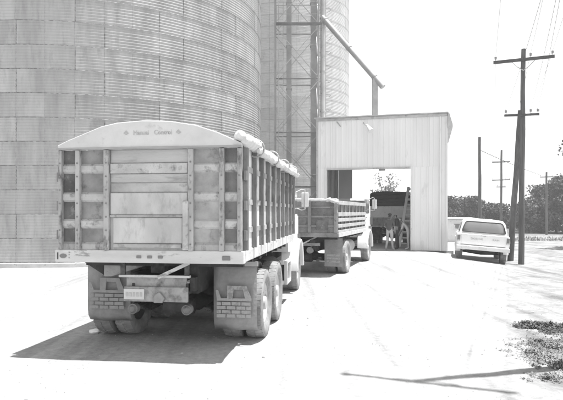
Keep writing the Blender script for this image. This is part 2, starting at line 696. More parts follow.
# ------------------------------------------------------------------ elevator tower with spouts
def elevator_tower():
    ox, oy = 0.0, 30.0
    root = empty("elevator_tower", (ox, oy, 0))
    tag(root, "slender lattice elevator tower with twin casings between silo and drive-through shed", "tower")
    H = 20.0
    # casings
    for x in (0.42, 1.78):
        m = MB().box(x - 0.14, x + 0.14, 0.6, 1.0, 0, H)
        z = 1.5
        while z < H:
            m.box(x - 0.17, x + 0.17, 0.57, 1.03, z, z + 0.05)
            z += 2.4
        m.build("casing", 'steel_mid', root, bev=0.008)
    posts = [(-0.35, 0.1), (2.02, 0.1), (-0.35, 1.7), (2.02, 1.7)]
    for (x, y) in posts:
        MB().box(x - 0.045, x + 0.045, y - 0.045, y + 0.045, 0, H).build("post", 'steel_mid', root)
    lev = [0.3 + 2.95 * k for k in range(7)]
    pairs = [((-0.35, 0.1), (2.02, 0.1)), ((2.02, 0.1), (2.02, 1.7)), ((2.02, 1.7), (-0.35, 1.7)), ((-0.35, 1.7), (-0.35, 0.1))]
    for z in lev:
        for (a, b) in pairs:
            MB().bar((a[0], a[1], z), (b[0], b[1], z), 0.05, 0.06).build("girt", 'steel_dark' if a[1] < 1 and b[1] < 1 else 'steel_mid', root)
    for i in range(len(lev) - 1):
        for j, (a, b) in enumerate(pairs):
            off = 0.02 if j % 2 == 0 else 0
            MB().bar((a[0], a[1] - off, lev[i] + 0.1), (b[0], b[1] - off, lev[i + 1] - 0.1), 0.035, 0.035).build("brace", 'steel_light', root)
            MB().bar((b[0], b[1] + off + 0.02, lev[i] + 0.1), (a[0], a[1] + off + 0.02, lev[i + 1] - 0.1), 0.035, 0.035).build("brace", 'steel_light', root)
    # platform with a rail
    zp = 12.05
    m = MB().box(-0.3, 2.2, -0.35, -0.02, zp, zp + 0.045)
    pl = m.build("platform", 'steel_dark', root)
    m = MB()
    for x in (-0.27, 0.9, 2.17):
        m.bar((x, -0.32, zp + 0.045), (x, -0.32, zp + 0.95), 0.03, 0.03)
    m.bar((-0.29, -0.32, zp + 0.95), (2.19, -0.32, zp + 0.95), 0.03, 0.03)
    m.bar((-0.29, -0.32, zp + 0.5), (2.19, -0.32, zp + 0.5), 0.02, 0.02)
    m.build("handrail", 'steel_mid', pl)
    # thin ladder rails beside the left casing
    m = MB()
    for x in (-0.16, 0.08):
        m.bar((x, 0.02, 0.2), (x, 0.02, H - 0.5), 0.03, 0.03)
    z = 0.5
    while z < H - 0.6:
        m.bar((-0.16, 0.02, z), (0.08, 0.02, z), 0.022, 0.022)
        z += 0.33
    m.build("ladder", 'steel_light', root)
    # head house
    MB().box(0.1, 2.1, 0.3, 1.3, H + 0.003, H + 1.4).build("head_house", 'steel_light', root, bev=0.05)
    # vertical downspout
    sp = MB().tube([(2.28, 0.35, H), (2.28, 0.35, 6.8)], 0.14, 14).build("downspout", 'steel_light', root, smooth=True)
    for z in (17, 14.4, 12.3, 9.6, 7.4):
        MB().tube([(2.28, 0.35, z - 0.04), (2.28, 0.35, z + 0.04)], 0.16, 14).build("pipe_flange", 'steel_light', sp, smooth=True)
    # slanted spout towards the shed roof
    a = at(322, 17, 30.2) - Vector((ox, oy, 0))
    b = at(383, 87, 28.6) - Vector((ox, oy, 0))
    sp = MB().tube([a, b], 0.15, 14).build("slanted_spout", 'steel_mid', root, smooth=True)
    for t in (0.04, 0.45, 0.86):
        p, q = a.lerp(b, t), a.lerp(b, t + 0.012)
        MB().tube([p, q], 0.175, 14).build("pipe_flange", 'steel_mid', sp, smooth=True)
    p = a.lerp(b, 0.875)
    m = MB().box(p.x - 0.13, p.x + 0.13, p.y - 0.13, p.y + 0.13, 6.535, p.z - 0.05)
    m.build("spout_leg", 'steel_mid', root)


elevator_tower()


# ------------------------------------------------------------------ drive-through shed
HB = R(15)


def shed():
    root = empty("drive_through_shed", (1.77, 27.4, 0), -HB)
    tag(root, "white corrugated drive-through shed with a wide open doorway in front of the silos", "shed")
    W, D, H = 6.2, 6.0, 6.48
    ox0, ox1, oh = 0.5, 4.535, 4.0

    def sheet_mesh(w, h, key={}):
        kk = (round(w, 3), round(h, 3))
        if kk in key:
            return key[kk]
        # vertical ribbed cladding sheet in the xz plane, outside towards -y
        prof = []
        n = max(1, round(w / 0.26))
        p = w / n
        for i in range(n):
            x = i * p
            prof += [(x, 0.0), (x + p * 0.62, 0.0), (x + p * 0.70, -0.013), (x + p * 0.90, -0.013), (x + p * 0.985, 0.0)]
        prof.append((w - 0.004, 0.0))
        v = [(x, y, 0) for x, y in prof] + [(x, y, h) for x, y in prof]
        k = len(prof)
        m = MB().add(v, [(i, i + 1, i + 1 + k, i + k) for i in range(k - 1)])
        # thickness: a backing face
        m.add([(0, 0.012, 0), (w, 0.012, 0), (w, 0.012, h), (0, 0.012, h)], [(1, 0, 3, 2)])
        key[kk] = m.mesh("sheet", 'cladding', fix=False)
        return key[kk]

    def clad(x0, x1, z0, z1, y=0.0, rz=0.0, origin=None):
        n = max(1, round((x1 - x0) / 0.78))
        w = (x1 - x0) / n
        for i in range(n):
            o = bpy.data.objects.new("wall_panel", sheet_mesh(w, z1 - z0))
            COL.objects.link(o)
            o.parent = root
            if origin is None:
                o.location = (x0 + i * w, y - (0.003 if i % 2 else 0), z0)
            else:
                d = Vector((math.cos(rz), math.sin(rz), 0))
                o.location = Vector(origin) + d * (x0 + i * w) + Vector((0, 0, z0))
                o.rotation_euler = (0, 0, rz)

    # front wall
    clad(0.0, ox0, 0.02, oh)
    clad(ox1, W, 0.02, oh)
    clad(0.0, W, oh, H)
    # front wall girts behind (also closes the inside)
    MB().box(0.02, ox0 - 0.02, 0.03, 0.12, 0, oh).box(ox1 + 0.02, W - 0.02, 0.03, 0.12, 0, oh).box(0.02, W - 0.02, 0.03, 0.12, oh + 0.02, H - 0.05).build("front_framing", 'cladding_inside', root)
    # side walls: outside cladding, inside lining
    clad(0.0, D, 0.02, H, origin=(W - 0.005, 0.03, 0), rz=R(90))
    clad(0.0, D, 0.02, H, origin=(0.005, D + 0.03, 0), rz=R(-90))
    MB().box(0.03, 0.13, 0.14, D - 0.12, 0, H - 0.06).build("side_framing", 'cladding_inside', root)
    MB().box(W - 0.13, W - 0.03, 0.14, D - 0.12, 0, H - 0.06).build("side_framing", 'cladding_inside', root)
    # inner posts on the left wall
    for y in (1.6, 3.1, 4.6):
        MB().box(0.132, 0.25, y, y + 0.15, 0, H - 0.3).build("inner_post", 'steel_mid', root)
    # back wall: taller opening
    bx0, bx1, bh = 0.95, 5.3, 5.0
    MB().box(0.14, bx0, D - 0.1, D, 0, bh).build("back_wall_panel", 'cladding', root)
    MB().box(bx1, W - 0.14, D - 0.1, D, 0, bh).build("back_wall_panel", 'cladding', root)
    MB().box(0.14, W - 0.14, D - 0.1, D, bh + 0.002, H - 0.1).build("back_wall_panel", 'cladding', root)
    # roof
    MB().prism([(-0.12, -0.16), (W + 0.05, -0.16), (W + 0.05, D + 0.1), (-0.12, D + 0.1)], H, H + 0.05, 'z').build("roof", 'steel_light', root)
    # trims
    m = MB().box(-0.03, W + 0.02, -0.075, -0.03, H - 0.12, H - 0.004)
    m.build("eave_trim", 'steel_light', root, bev=0.006)
    MB().box(W - 0.33, W - 0.27, -0.09, -0.03, 0.02, H - 0.125).build("downpipe", 'cladding', root, bev=0.01)
    MB().box(W - 0.04, W + 0.03, -0.06, 0.03, 0.02, H - 0.125).build("corner_trim", 'cladding', root, bev=0.006)
    MB().box(-0.03, 0.06, -0.06, 0.03, 0.02, H - 0.125).build("corner_trim", 'steel_light', root, bev=0.006)
    # sloping end of the gutter at the right eave
    MB().prism([(W + 0.035, H + 0.046), (W + 0.11, H - 0.02), (W + 0.26, H - 0.55), (W + 0.26, H - 0.68), (W + 0.035, H - 0.68)], -0.15, D, 'y').build("gutter", 'steel_light', root)
    # door surround
    MB().box(ox0 - 0.07, ox0 - 0.002, -0.07, 0.125, 0.02, oh + 0.07).build("door_jamb", 'white_paint_dull', root)
    MB().box(ox1 + 0.002, ox1 + 0.07, -0.07, 0.125, 0.02, oh + 0.07).build("door_jamb", 'white_paint_dull', root)
    MB().box(ox0, ox1, -0.07, 0.125, oh - 0.075, oh).build("door_header", 'steel_light', root)
    # lamp bracket under the header and one on the wall
    MB().box(3.05, 3.35, -0.1, 0.0, oh - 0.16, oh - 0.08).build("header_lamp", 'steel_dark', root, bev=0.01)
    m = MB().tube([(2.3, -0.035, 6.2), (2.42, -0.28, 6.05), (2.55, -0.4, 5.98)], 0.02, 6)
    lf = m.build("lamp_bracket", 'steel_mid', root)
    MB().tube([(2.5, -0.34, 6.04), (2.72, -0.52, 5.72)], [0.05, 0.13], 12).build("lamp_shade", 'white_paint_dull', lf, smooth=True)
    MB().tube([(1.0, -0.035, 6.3), (1.2, -0.1, 6.05)], 0.025, 6).build("conduit", 'steel_mid', root)
    # slab
    MB().box(-0.2, W + 0.3, 0.15, D + 0.4, -0.2, 0.018).build("floor_slab", 'concrete', root)


shed()


# ------------------------------------------------------------------ truck parts
def tyre_mesh(rad, w, lugs=36, key={}):
    kk = (rad, w)
    if kk in key:
        return key[kk]
    h = w / 2
    prof = [(-h * 0.62, rad * 0.58), (-h * 0.92, rad * 0.68), (-h, rad * 0.8), (-h * 0.96, rad * 0.91), (-h * 0.84, rad * 0.965), (-h * 0.5, rad * 0.985),
            (h * 0.5, rad * 0.985), (h * 0.84, rad * 0.965), (h * 0.96, rad * 0.91), (h, rad * 0.8), (h * 0.92, rad * 0.68), (h * 0.62, rad * 0.58)]
    m = MB().lathe_x(prof, 44)
    for k in range(lugs):
        a0 = 2 * math.pi * k / lugs
        for sd in (-1, 1):
            a = a0 + (math.pi / lugs if sd > 0 else 0)
            da = 2 * math.pi / lugs * 0.3
            pts = []
            for (x, r, sh) in ((0.06 * h, rad * 0.97, 0.25), (0.88 * h, rad * 0.94, -0.2), (0.9 * h, rad * 0.975, -0.2), (0.06 * h, rad, 0.25)):
                for q in (-1, 1):
                    aa = a + q * da + sh * da * 2
                    pts.append((sd * x, r * math.cos(aa), r * math.sin(aa)))
            # order: inner-bottom(0,1) outer-bottom(2,3) outer-top(4,5) inner-top(6,7)
            m.add(pts, [(4, 5, 7, 6), (0, 6, 7, 1), (2, 3, 5, 4), (0, 2, 4, 6), (1, 7, 5, 3)])
    key[kk] = m.mesh("tyre", 'rubber_dusty', smooth=True)
    return key[kk]


def rim_mesh(rad, w, out, mat, key={}):
    kk = (rad, w, out, mat)
    if kk in key:
        return key[kk]
    h = w / 2
    o = out
    prof = [(o * h * 0.62, rad * 0.60), (o * h * 0.66, rad * 0.56), (o * h * 0.45, rad * 0.52), (o * h * 0.3, rad * 0.40), (o * h * 0.42, rad * 0.26),
            (o * h * 0.42, rad * 0.2), (o * h * 0.85, rad * 0.18), (o * h * 0.9, rad * 0.12), (o * h * 0.9, 0.001)]
    m = MB().lathe_x(prof, 28)
    m.lathe_x([(-o * h * 0.62, rad * 0.60), (-o * h * 0.5, rad * 0.5), (-o * h * 0.2, rad * 0.45), (-o * h * 0.2, 0.01)], 28)
    for k in range(8):
        a = 2 * math.pi * k / 8
        c, s = math.cos(a) * rad * 0.33, math.sin(a) * rad * 0.33
        m.tube([(o * h * 0.3, c, s), (o * h * 0.5, c, s)], rad * 0.03, 6)
    key[kk] = m.mesh("wheel", mat, smooth=True)
    return key[kk]


def wheel(parent, x, y, rad, w, out, mat='white_paint_dull', steer=0.0):
    o = bpy.data.objects.new("wheel", rim_mesh(rad, w, out, mat))
    COL.objects.link(o)
    o.parent = parent
    o.location = (x, y, rad - 0.012)
    o.rotation_euler = (random.uniform(0, 1), 0, 0) if not steer else (0, 0, steer)
    t = bpy.data.objects.new("tyre", tyre_mesh(rad, w))
    COL.objects.link(t)
    t.parent = o
    return o


def chassis(root, L, rears, front, ry0=0.55, rad=0.51, track=0.98, zrail=0.92):
    for sx in (-1, 1):
        MB().box(sx * 0.43 - 0.04, sx * 0.43 + 0.04, ry0, front + 1.2, zrail - 0.17, zrail + 0.1).build("frame_rail", 'chassis', root)
    for y in rears:
        m = MB().tube([(-0.8, y, rad), (-0.35, y, rad), (-0.24, y, rad), (0.24, y, rad), (0.35, y, rad), (0.8, y, rad)], [0.075, 0.08, 0.14, 0.14, 0.08, 0.075], 14)
        ax = m.build("axle", 'chassis', root, smooth=True)
        m = MB()
        m.lathe_x([(-0.2, 0.02), (-0.19, 0.13), (-0.1, 0.2), (0.1, 0.2), (0.19, 0.13), (0.2, 0.02)], 20, 0.0, y, rad)
        m.build("differential", 'chassis_dusty', ax, smooth=True)
        for sx in (-1, 1):
            m = MB()
            for k in range(5):
                hw = 0.62 - k * 0.1
                z = rad + 0.13 + 0.028 * (4 - k)
                m.box(sx * 0.5 - 0.04, sx * 0.5 + 0.04, y - hw, y + hw, z - 0.26 + 0.0, z - 0.236)
            m.build("leaf_spring", 'chassis_dusty', root)
            for dx in (-0.165, 0.165):
                wheel(root, sx * track + dx, y, rad, 0.27, sx if (dx * sx > 0) else -sx, 'chassis_dusty' if dx * sx < 0 else 'steel_light')
    for sx in (-1, 1):
        wheel(root, sx * 1.09, front, rad, 0.27, sx, 'steel_light', steer=0.0001)
    MB().tube([(-0.95, front, rad), (-0.4, front, rad - 0.06), (0.4, front, rad - 0.06), (0.95, front, rad)], 0.06, 10).build("front_axle", 'chassis', root)
    MB().tube([(0, rears[0] + 0.25, rad + 0.05), (0, front - 0.3, rad + 0.25)], 0.06, 10).build("drive_shaft", 'chassis', root)


def cab(root, y0, length, front, rad, paint, top=2.62, bottom=0.95, wide=1.1):
    y1 = y0 + length
    # cab-over body, lofted with rounded corners
    secs = []

    def sec(y, x, z0, z1, taper):
        p = []
        for (fx, fz) in ((-1, 0), (-1, 0.12), (-1, 0.5), (-0.955, 0.8), (-0.9, 0.94), (-0.8, 1), (0.8, 1), (0.9, 0.94), (0.955, 0.8), (1, 0.5), (1, 0.12), (1, 0)):
            z = z0 + (z1 - z0) * fz
            xx = x * fx * (1 - taper * max(0, fz - 0.5))
            p.append((xx, y, z))
        return p
    secs.append(sec(y0, wide * 0.97, bottom, top - 0.05, 0.06))
    secs.append(sec(y0 + 0.06, wide, bottom, top, 0.06))
    secs.append(sec(y1 - 0.35, wide, bottom, top, 0.06))
    secs.append(sec(y1 - 0.1, wide * 0.99, bottom - 0.2, top - 0.12, 0.08))
    secs.append(sec(y1, wide * 0.93, bottom - 0.2, top - 0.62, 0.1))
    body = MB().loft(secs).build("cab", paint, root, smooth=True)
    for sx in (-1, 1):
        x = sx * (wide + 0.004)
        d = MB().prism([(y0 + 0.45, bottom + 0.03), (y1 - 0.3, bottom + 0.03), (y1 - 0.32, 1.75), (y0 + 0.45, 1.75)], x - 0.012, x + 0.012, 'x').build("door", paint, body, bev=0.006)
        MB().box(x - 0.01 + sx * 0.02, x + 0.01 + sx * 0.02, y0 + 0.52, y0 + 0.68, 1.62, 1.66).build("handle", 'chrome', body)
        MB().prism([(y0 + 0.5, 1.8), (y1 - 0.34, 1.8), (y1 - 0.44, 2.34), (y0 + 0.5, 2.34)], sx * (wide - 0.03), sx * (wide + 0.0), 'x').build("side_window", 'glass', body)
        # wheel-arch fender
        m = MB()
        secs = []
        for k in range(13):
            a = math.pi * (k / 12)
            c, s = -math.cos(a), math.sin(a)
            ro, ri = rad + 0.22, rad + 0.13
            secs.append([(sx * 0.88, front + c * ri, rad + s * ri), (sx * 1.28, front + c * ri, rad + s * ri), (sx * 1.28, front + c * ro, rad + s * (ro - 0.03)), (sx * 0.88, front + c * (ro + 0.02), rad + s * (ro + 0.04))])
        m.loft(secs)
        m.build("fender", paint, root, bev=0.02, smooth=True)
        # mirror on its bracket
        m = MB()
        m.tube([(sx * 1.08, y1 - 0.5, 2.35), (sx * 1.22, y1 - 0.45, 2.42), (sx * 1.30, y1 - 0.45, 2.40), (sx * 1.30, y1 - 0.45, 1.92), (sx * 1.22, y1 - 0.45, 1.9), (sx * 1.08, y1 - 0.5, 1.95)], 0.016, 6)
        mi = m.build("mirror_bracket", 'steel_light', root)
        MB().box(sx * 1.30 - 0.09, sx * 1.30 + 0.09, y1 - 0.43, y1 - 0.39, 1.98, 2.34).build("mirror", 'white_paint_dull', mi, bev=0.015)
        m = MB().tube([(sx * 0.75, y1 - 0.02, 1.12), (sx * 0.75, y1 + 0.05, 1.12)], 0.1, 16)
        m.build("headlight", 'lens_pale', root, smooth=True)
        MB().box(sx * 1.12 - 0.06, sx * 1.12 + 0.06, front + 0.72, front + 0.76, 1.2, 1.3).build("signal_lamp", 'lens_mid', root)
    MB().add([(-0.92, y1 - 0.06, top - 0.6), (0.92, y1 - 0.06, top - 0.6), (0.85, y1 - 0.085, top - 0.2), (-0.85, y1 - 0.085, top - 0.2)], [(0, 1, 2, 3)]).build("windshield", 'glass', body)
    MB().box(-0.6, 0.6, y0 - 0.012, y0 + 0.004, 1.9, 2.35).build("rear_window", 'glass', body)
    MB().box(-1.15, 1.15, y1 + 0.03, y1 + 0.15, 0.55, 0.8).build("front_bumper", 'steel_light', root, bev=0.03)
    m = MB()
    for k in range(6):
        m.box(-0.5, 0.5, y1 - 0.01, y1 + 0.015, 0.98 + k * 0.09, 1.03 + k * 0.09)
    m.build("grille", 'steel_dark', root)
    # frame the cab rests on
    MB().box(-0.7, 0.7, y0 + 0.1, y1 - 0.1, 0.75, bottom + 0.01).build("cab_mount", 'chassis', root)


def wavy_roll(p0, p1, r, seed, n=46, k=14, sag=0.0, amp=0.3):
    rnd = random.Random(seed)
    m = MB()
    pts = []
    rs = []
    a, b = Vector(p0), Vector(p1)
    for i in range(n + 1):
        t = i / n
        p = a.lerp(b, t)
        p.z += -sag * math.sin(math.pi * t) + 0.025 * mnoise.noise(Vector((t * 9, seed, 0)))
        p.x += 0.03 * mnoise.noise(Vector((t * 7, seed, 5)))
        pts.append(p)
        rs.append(r * (1 + amp * mnoise.noise(Vector((t * 14, seed, 9)))) * (0.55 if i in (0, n) else 1))
    m.tube(pts, rs, k)
    # wrinkle
    v2 = []
    for v in m.v:
        q = Vector(v)
        d = mnoise.noise(Vector((q.x * 22 + seed, q.y * 6, q.z * 22))) * 0.02
        v2.append((q.x + d, q.y, q.z + d * 0.8))
    m.v = v2
    return m


def frame_xform(pos, heading):
    return pos, -heading


# ------------------------------------------------------------------ the nearest grain truck
def truck_near():
    hd = math.atan2(356 - 281.5, F)
    root = empty("grain_truck", (-1.662, 6.92, 0), -hd)
    tag(root, "old tandem-axle grain truck with arched tailgate cap and mud flaps, seen from behind", "truck", "trucks queueing for the shed")
    W, L = 2.4, 5.45
    h = W / 2
    z0, zs, zt = 1.21, 1.37, 2.67
    chassis(root, L, [1.45, 2.72], 6.45, track=0.97)
    cab(root, 5.62, 2.0, 6.45, 0.51, 'white_paint_dull', top=2.6)
    # floor and sills
    MB().box(-h + 0.06, h - 0.06, 0.08, L - 0.02, z0 + 0.06, zs - 0.005).build("bed_floor", 'box_mid', root)
    sill = MB().box(-h - 0.045, h + 0.02, -0.045, 0.075, z0, zs).build("rear_sill", 'sill_paint', root, bev=0.012)
    for sx in (-1, 1):
        MB().box(sx * (h - 0.05) - 0.06, sx * (h - 0.05) + 0.06, 0.078, L, z0 + 0.01, zs).build("side_sill", 'sill_paint', root, bev=0.01)
    y = 0.5
    while y < L:
        MB().box(-h + 0.1, h - 0.1, y, y + 0.08, z0 - 0.09, z0 + 0.058).build("cross_member", 'chassis', root)
        y += 0.62
    MB().box(-0.5, -0.36, 1.0, L, 1.02, z0 - 0.092).build("bed_rail", 'chassis', root)
    MB().box(0.36, 0.5, 0.5, L, 1.02, z0 - 0.092).build("bed_rail", 'chassis', root)
    # rear lamps and marks on the sill
    for x in (-0.12, 0.02, 0.16):
        MB().box(x - 0.03, x + 0.03, -0.058, -0.046, z0 + 0.06, z0 + 0.095).build("marker_lamp", 'lens_mid', sill, bev=0.004)
    for x in (1.0,):
        MB().box(x - 0.05, x + 0.05, -0.058, -0.046, z0 + 0.045, z0 + 0.1).build("marker_lamp", 'lens_mid', sill, bev=0.006)
    m = MB()
    pts = [(-1.13 + 0.045 * math.cos(a * 0.3927), z0 + 0.08 + 0.028 * math.sin(a * 0.3927)) for a in range(16)]
    m.prism(pts, -0.056, -0.046, 'y')
    m.build("marker_lamp", 'lens_mid', sill)
    text_mesh("lettering", "1", 0.13, 'ink', sill, (-1.205, -0.048, z0 + 0.035), (R(90), 0, 0))
    for dz in (0.05, 0.09, 0.12):
        MB().box(-1.055, -1.045, -0.05, -0.046, z0 + dz, z0 + dz + 0.014).build("reflector", 'lens_mid', sill)
    # tailgate sheet
    for (xa, xb, mt) in ((-h + 0.02, -0.932, 'box_dark'), (-0.93, -0.53, 'box_mid'), (0.54, 0.944, 'box_worn'), (0.946, h - 0.02, 'box_grey')):
        MB().box(xa, xb, 0.0, 0.03, zs, zt - 0.03).build("tailgate_panel", mt, root)
    door = MB().box(-0.528, 0.538, -0.008, 0.03, zs, zt - 0.03).build("tailgate_door", 'box_light', root)
    # ribs between the posts
    posts = [-1.165, -0.93, -0.545, 0.553, 0.945, 1.165]
    pw = [0.045, 0.06, 0.07, 0.07, 0.065, 0.05]
    for (i, j) in ((0, 1), (1, 2), (3, 4), (4, 5)):
        xa = posts[i] + pw[i] / 2 + 0.002
        xb = posts[j] - pw[j] / 2 - 0.002
        for z in (2.40, 2.04, 1.70):
            hh = 0.06
            m = MB().prism([(-0.001, z - hh), (-0.032, z - hh * 0.6), (-0.032, z + hh * 0.6), (-0.001, z + hh)], xa, xb, 'x')
            m.build("rib", 'rib_paint', root)
        MB().prism([(-0.001, zs + 0.002), (-0.03, zs + 0.002), (-0.03, zs + 0.07), (-0.001, zs + 0.1)], xa, xb, 'x').build("rib", 'post_paint', root)
    for x, w in zip(posts, pw):
        MB().box(x - w / 2, x + w / 2, -0.07, -0.001, zs + 0.001, zt - 0.034).build("post", 'post_paint', root, bev=0.008)
    for x in posts:
        m = MB()
        for z in np.arange(zs + 0.08, zt - 0.08, 0.17):
            m.tube([(x, -0.0705, z), (x, -0.078, z)], 0.011, 6)
        b = m.build("bolt_row", 'steel_dark', root)
        b["kind"] = "stuff"
    # central door: worn horizontal boards, the lower ones hiding the grain gate
    for (za, zb, d, mt) in ((2.47, zt - 0.036, 0.012, 'box_board'), (2.335, 2.46, 0.04, 'rib_paint'), (2.225, 2.33, 0.016, 'box_board'), (2.10, 2.215, 0.014, 'box_worn'), (1.815, 2.09, 0.034, 'box_light')):
        MB().box(-0.5, 0.507, -0.009 - d, -0.0085, za, zb).build("board", mt, door, bev=0.008)
    gate = MB().box(-0.47, 0.44, -0.036, -0.0085, zs + 0.085, 1.785).build("grain_gate", 'box_light', door, bev=0.03)
    MB().box(-0.5, 0.45, -0.06, -0.0085, 1.789, 1.811).build("gate_rail", 'post_paint', gate, bev=0.005)
    MB().box(-0.46, 0.43, -0.05, -0.0085, zs + 0.03, zs + 0.08).build("gate_rail", 'box_worn', gate, bev=0.012)
    MB().box(0.458, 0.53, -0.1, -0.012, zs + 0.01, 1.99).build("gate_lever", 'rib_paint', gate, bev=0.01)
    for x in (-0.3, -0.08):
        MB().box(x - 0.02, x + 0.02, -0.05, -0.0255, 2.335, 2.36).build("bolt_plate", 'post_paint', door)
    # arched cap
    prof = [(-1.2, zt - 0.028), (-1.2, 2.70), (-1.07, 2.76), (-0.83, 2.85), (-0.62, 2.93), (-0.4, 2.975), (-0.06, 2.995), (0.3, 2.98), (0.62, 2.925), (0.9, 2.83), (1.1, 2.74), (1.2, 2.69), (1.2, zt - 0.028)]
    cap = MB().prism(prof, -0.06, 0.0, 'y').build("tailgate_cap", 'box_cap', root, bev=0.01)
    MB().box(-1.2, 1.2, -0.095, -0.0615, zt - 0.03, zt - 0.005).build("cap_rail", 'steel_mid', cap)
    text_mesh("lettering", "Manual", 0.085, 'ink_pale', cap, (-0.085, -0.063, 2.815), (R(90), 0, 0), stretch=0.85)
    text_mesh("lettering", "Control", 0.085, 'steel_light', cap, (0.2, -0.063, 2.815), (R(90), 0, 0), stretch=0.85)
    for x in (-0.28, 0.4):
        MB().prism([(x - 0.035, 2.84), (x, 2.815), (x + 0.035, 2.84), (x, 2.875)], -0.067, -0.0615, 'y').build("emblem", 'ink_pale', cap)
    # side walls
    for sx in (-1, 1):
        MB().box(sx * (h - 0.035) - 0.02, sx * (h - 0.035) + 0.02, 0.032, L - 0.01, zs + 0.001, zt).build("side_panel", 'side_paint', root)
        n = 10
        for k in range(n):
            y = 0.10 + (L - 0.22) * k / (n - 1)
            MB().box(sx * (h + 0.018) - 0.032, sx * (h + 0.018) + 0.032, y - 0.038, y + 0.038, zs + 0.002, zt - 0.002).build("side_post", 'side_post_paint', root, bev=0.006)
        for z in (2.40, 1.98, 1.62):
            for k in range(n - 1):
                y = 0.10 + (L - 0.22) * k / (n - 1)
                y2 = 0.10 + (L - 0.22) * (k + 1) / (n - 1)
                MB().box(sx * (h - 0.005) - 0.009, sx * (h - 0.005) + 0.009, y + 0.04, y2 - 0.04, z - 0.035, z + 0.035).build("side_rib", 'post_paint', root)
        MB().box(sx * h - 0.05, sx * h + 0.052, 0.03, L, zt + 0.001, zt + 0.05).build("top_rail", 'rib_paint', root, bev=0.01)
        for z in (2.3, 1.93, 1.56):
            MB().box(sx * (h + 0.01), sx * (h + 0.045), -0.004, 0.055, z - 0.06, z + 0.06).build("hinge", 'steel_dark', root)
    MB().box(-h + 0.02, h - 0.02, L - 0.06, L - 0.01, zs + 0.001, zt + 0.25).build("headboard", 'side_paint', root)
    # dark load of grain in the box
    # rolled tarpaulin along the right top rail
    wavy_roll((h + 0.02, -0.04, zt + 0.06), (h + 0.04, L + 0.05, zt + 0.06), 0.075, 3, sag=0.03).build("rolled_tarp", 'canvas', root, smooth=True)
    wavy_roll((h + 0.1, 0.5, zt - 0.01), (h + 0.1, L + 0.03, zt - 0.02), 0.05, 8).build("rolled_tarp", 'canvas', root, smooth=True)
    wavy_roll((h - 0.03, -0.1, zt + 0.11), (h + 0.09, 0.7, zt + 0.07), 0.06, 12, n=16, amp=0.6).build("rolled_tarp", 'canvas', root, smooth=True)
    for y in (0.6, 2.0, 3.4, 4.8):
        m = MB()
        pts = [(h + 0.05 + 0.115 * math.cos(a), y, zt + 0.03 + 0.115 * math.sin(a)) for a in np.linspace(-2.2, 3.0, 14)]
        m.tube(pts, 0.012, 5)
        m.build("tarp_strap", 'steel_mid', root)
    # tarp bows and cover, slightly arched between the caps, folded back
    # mud flaps with a printed emblem
    fy = 0.88

    def flap(x0, x1, zlow, ztop, sgn, tone):
        m = MB()
        nx, nz = 8, 10
        v = []
        for j in range(nz + 1):
            for i in range(nx + 1):
                t = j / nz
                x = x0 + (x1 - x0) * i / nx
                z = zlow + (ztop - zlow) * t
                v.append((x, fy + 0.03 * (1 - t) * math.sin(i * 0.9 + sgn) - 0.03 * (1 - t) + 2.6 * max(0.0, 0.17 - t) ** 2 + 0.02 * math.cos(i * 0.8) * max(0.0, 0.3 - t), z))
        f = []
        for j in range(nz):
            for i in range(nx):
                f.append((j * (nx + 1) + i, j * (nx + 1) + i + 1, (j + 1) * (nx + 1) + i + 1, (j + 1) * (nx + 1) + i))
        m.add(v, f)
        o = m.build("mud_flap", 'flap', root, smooth=True, fix=False)
        s = o.modifiers.new("thick", 'SOLIDIFY')
        s.thickness = 0.012
        s.offset = -1
        cx = (x0 + x1) / 2
        w = x1 - x0
        ze = zlow + 0.18
        yy = fy - 0.075

        def P(u, vv):
            return (cx + (u - 0.5) * w * 0.8, ze + vv * 0.46)
        # blocky emblem: hooked bar over a wall of bricks
        em = MB()
        em.prism([P(0.0, 0.52), P(1.0, 0.52), P(1.0, 0.60), P(0.0, 0.60)], yy, yy + 0.006, 'y')
        em.prism([P(0.0, 0.601), P(0.12, 0.601), P(0.04, 0.84), P(-0.03, 0.84)], yy, yy + 0.006, 'y')
        em.prism([P(0.30, 0.601), P(0.46, 0.601), P(0.5, 0.98), P(0.30, 0.98)], yy, yy + 0.006, 'y')
        em.prism([P(0.501, 0.86), P(0.9, 0.86), P(0.86, 0.98), P(0.501, 0.98)], yy, yy + 0.006, 'y')
        em.prism([P(0.82, 0.601), P(1.0, 0.601), P(0.9, 0.859), P(0.76, 0.859)], yy, yy + 0.006, 'y')
        eo = em.build("emblem", tone, o)
        for r in range(4):
            k = 0
            x = -0.14 if r % 2 else 0.0
            while x < 0.98:
                a, b = max(0.0, x), min(0.99, x + 0.26)
                if b - a > 0.05:
                    MB().prism([P(a, 0.02 + r * 0.122), P(b, 0.02 + r * 0.122), P(b, 0.02 + r * 0.122 + 0.1), P(a, 0.02 + r * 0.122 + 0.1)], yy, yy + 0.005, 'y').build("printed_brick", tone, o)
                x += 0.285
        return o
    flap(0.60, 1.21, 0.20, 1.13, 1, 'flap_print')
    flap(-1.27, -0.62, 0.28, 1.08, 2, 'flap_faint')
    MB().bar((0.5, fy - 0.01, 1.13), (1.23, fy - 0.01, 1.13), 0.05, 0.06).build("flap_hanger", 'steel_mid', root)
    # left hanger: bent plate with a dark open triangle behind
    MB().prism([(-1.26, 1.15), (-0.93, 1.15), (-0.93, 0.95)], fy - 0.16, fy - 0.1, 'y').build("hanger_gusset", 'chassis', root)
    MB().prism([(-0.925, 1.19), (-0.3, 1.19), (-0.36, 1.09), (-0.82, 0.945), (-0.925, 0.945)], fy - 0.22, fy - 0.09, 'y').build("flap_hanger", 'bumper_plate', root, bev=0.02)
    # rear tow plate, under-ride bar, plate, lamps
    by = 0.35
    MB().box(-0.55, 0.42, by - 0.03, by + 0.03, 0.985, 1.015).build("cross_bar", 'sill_paint', root)
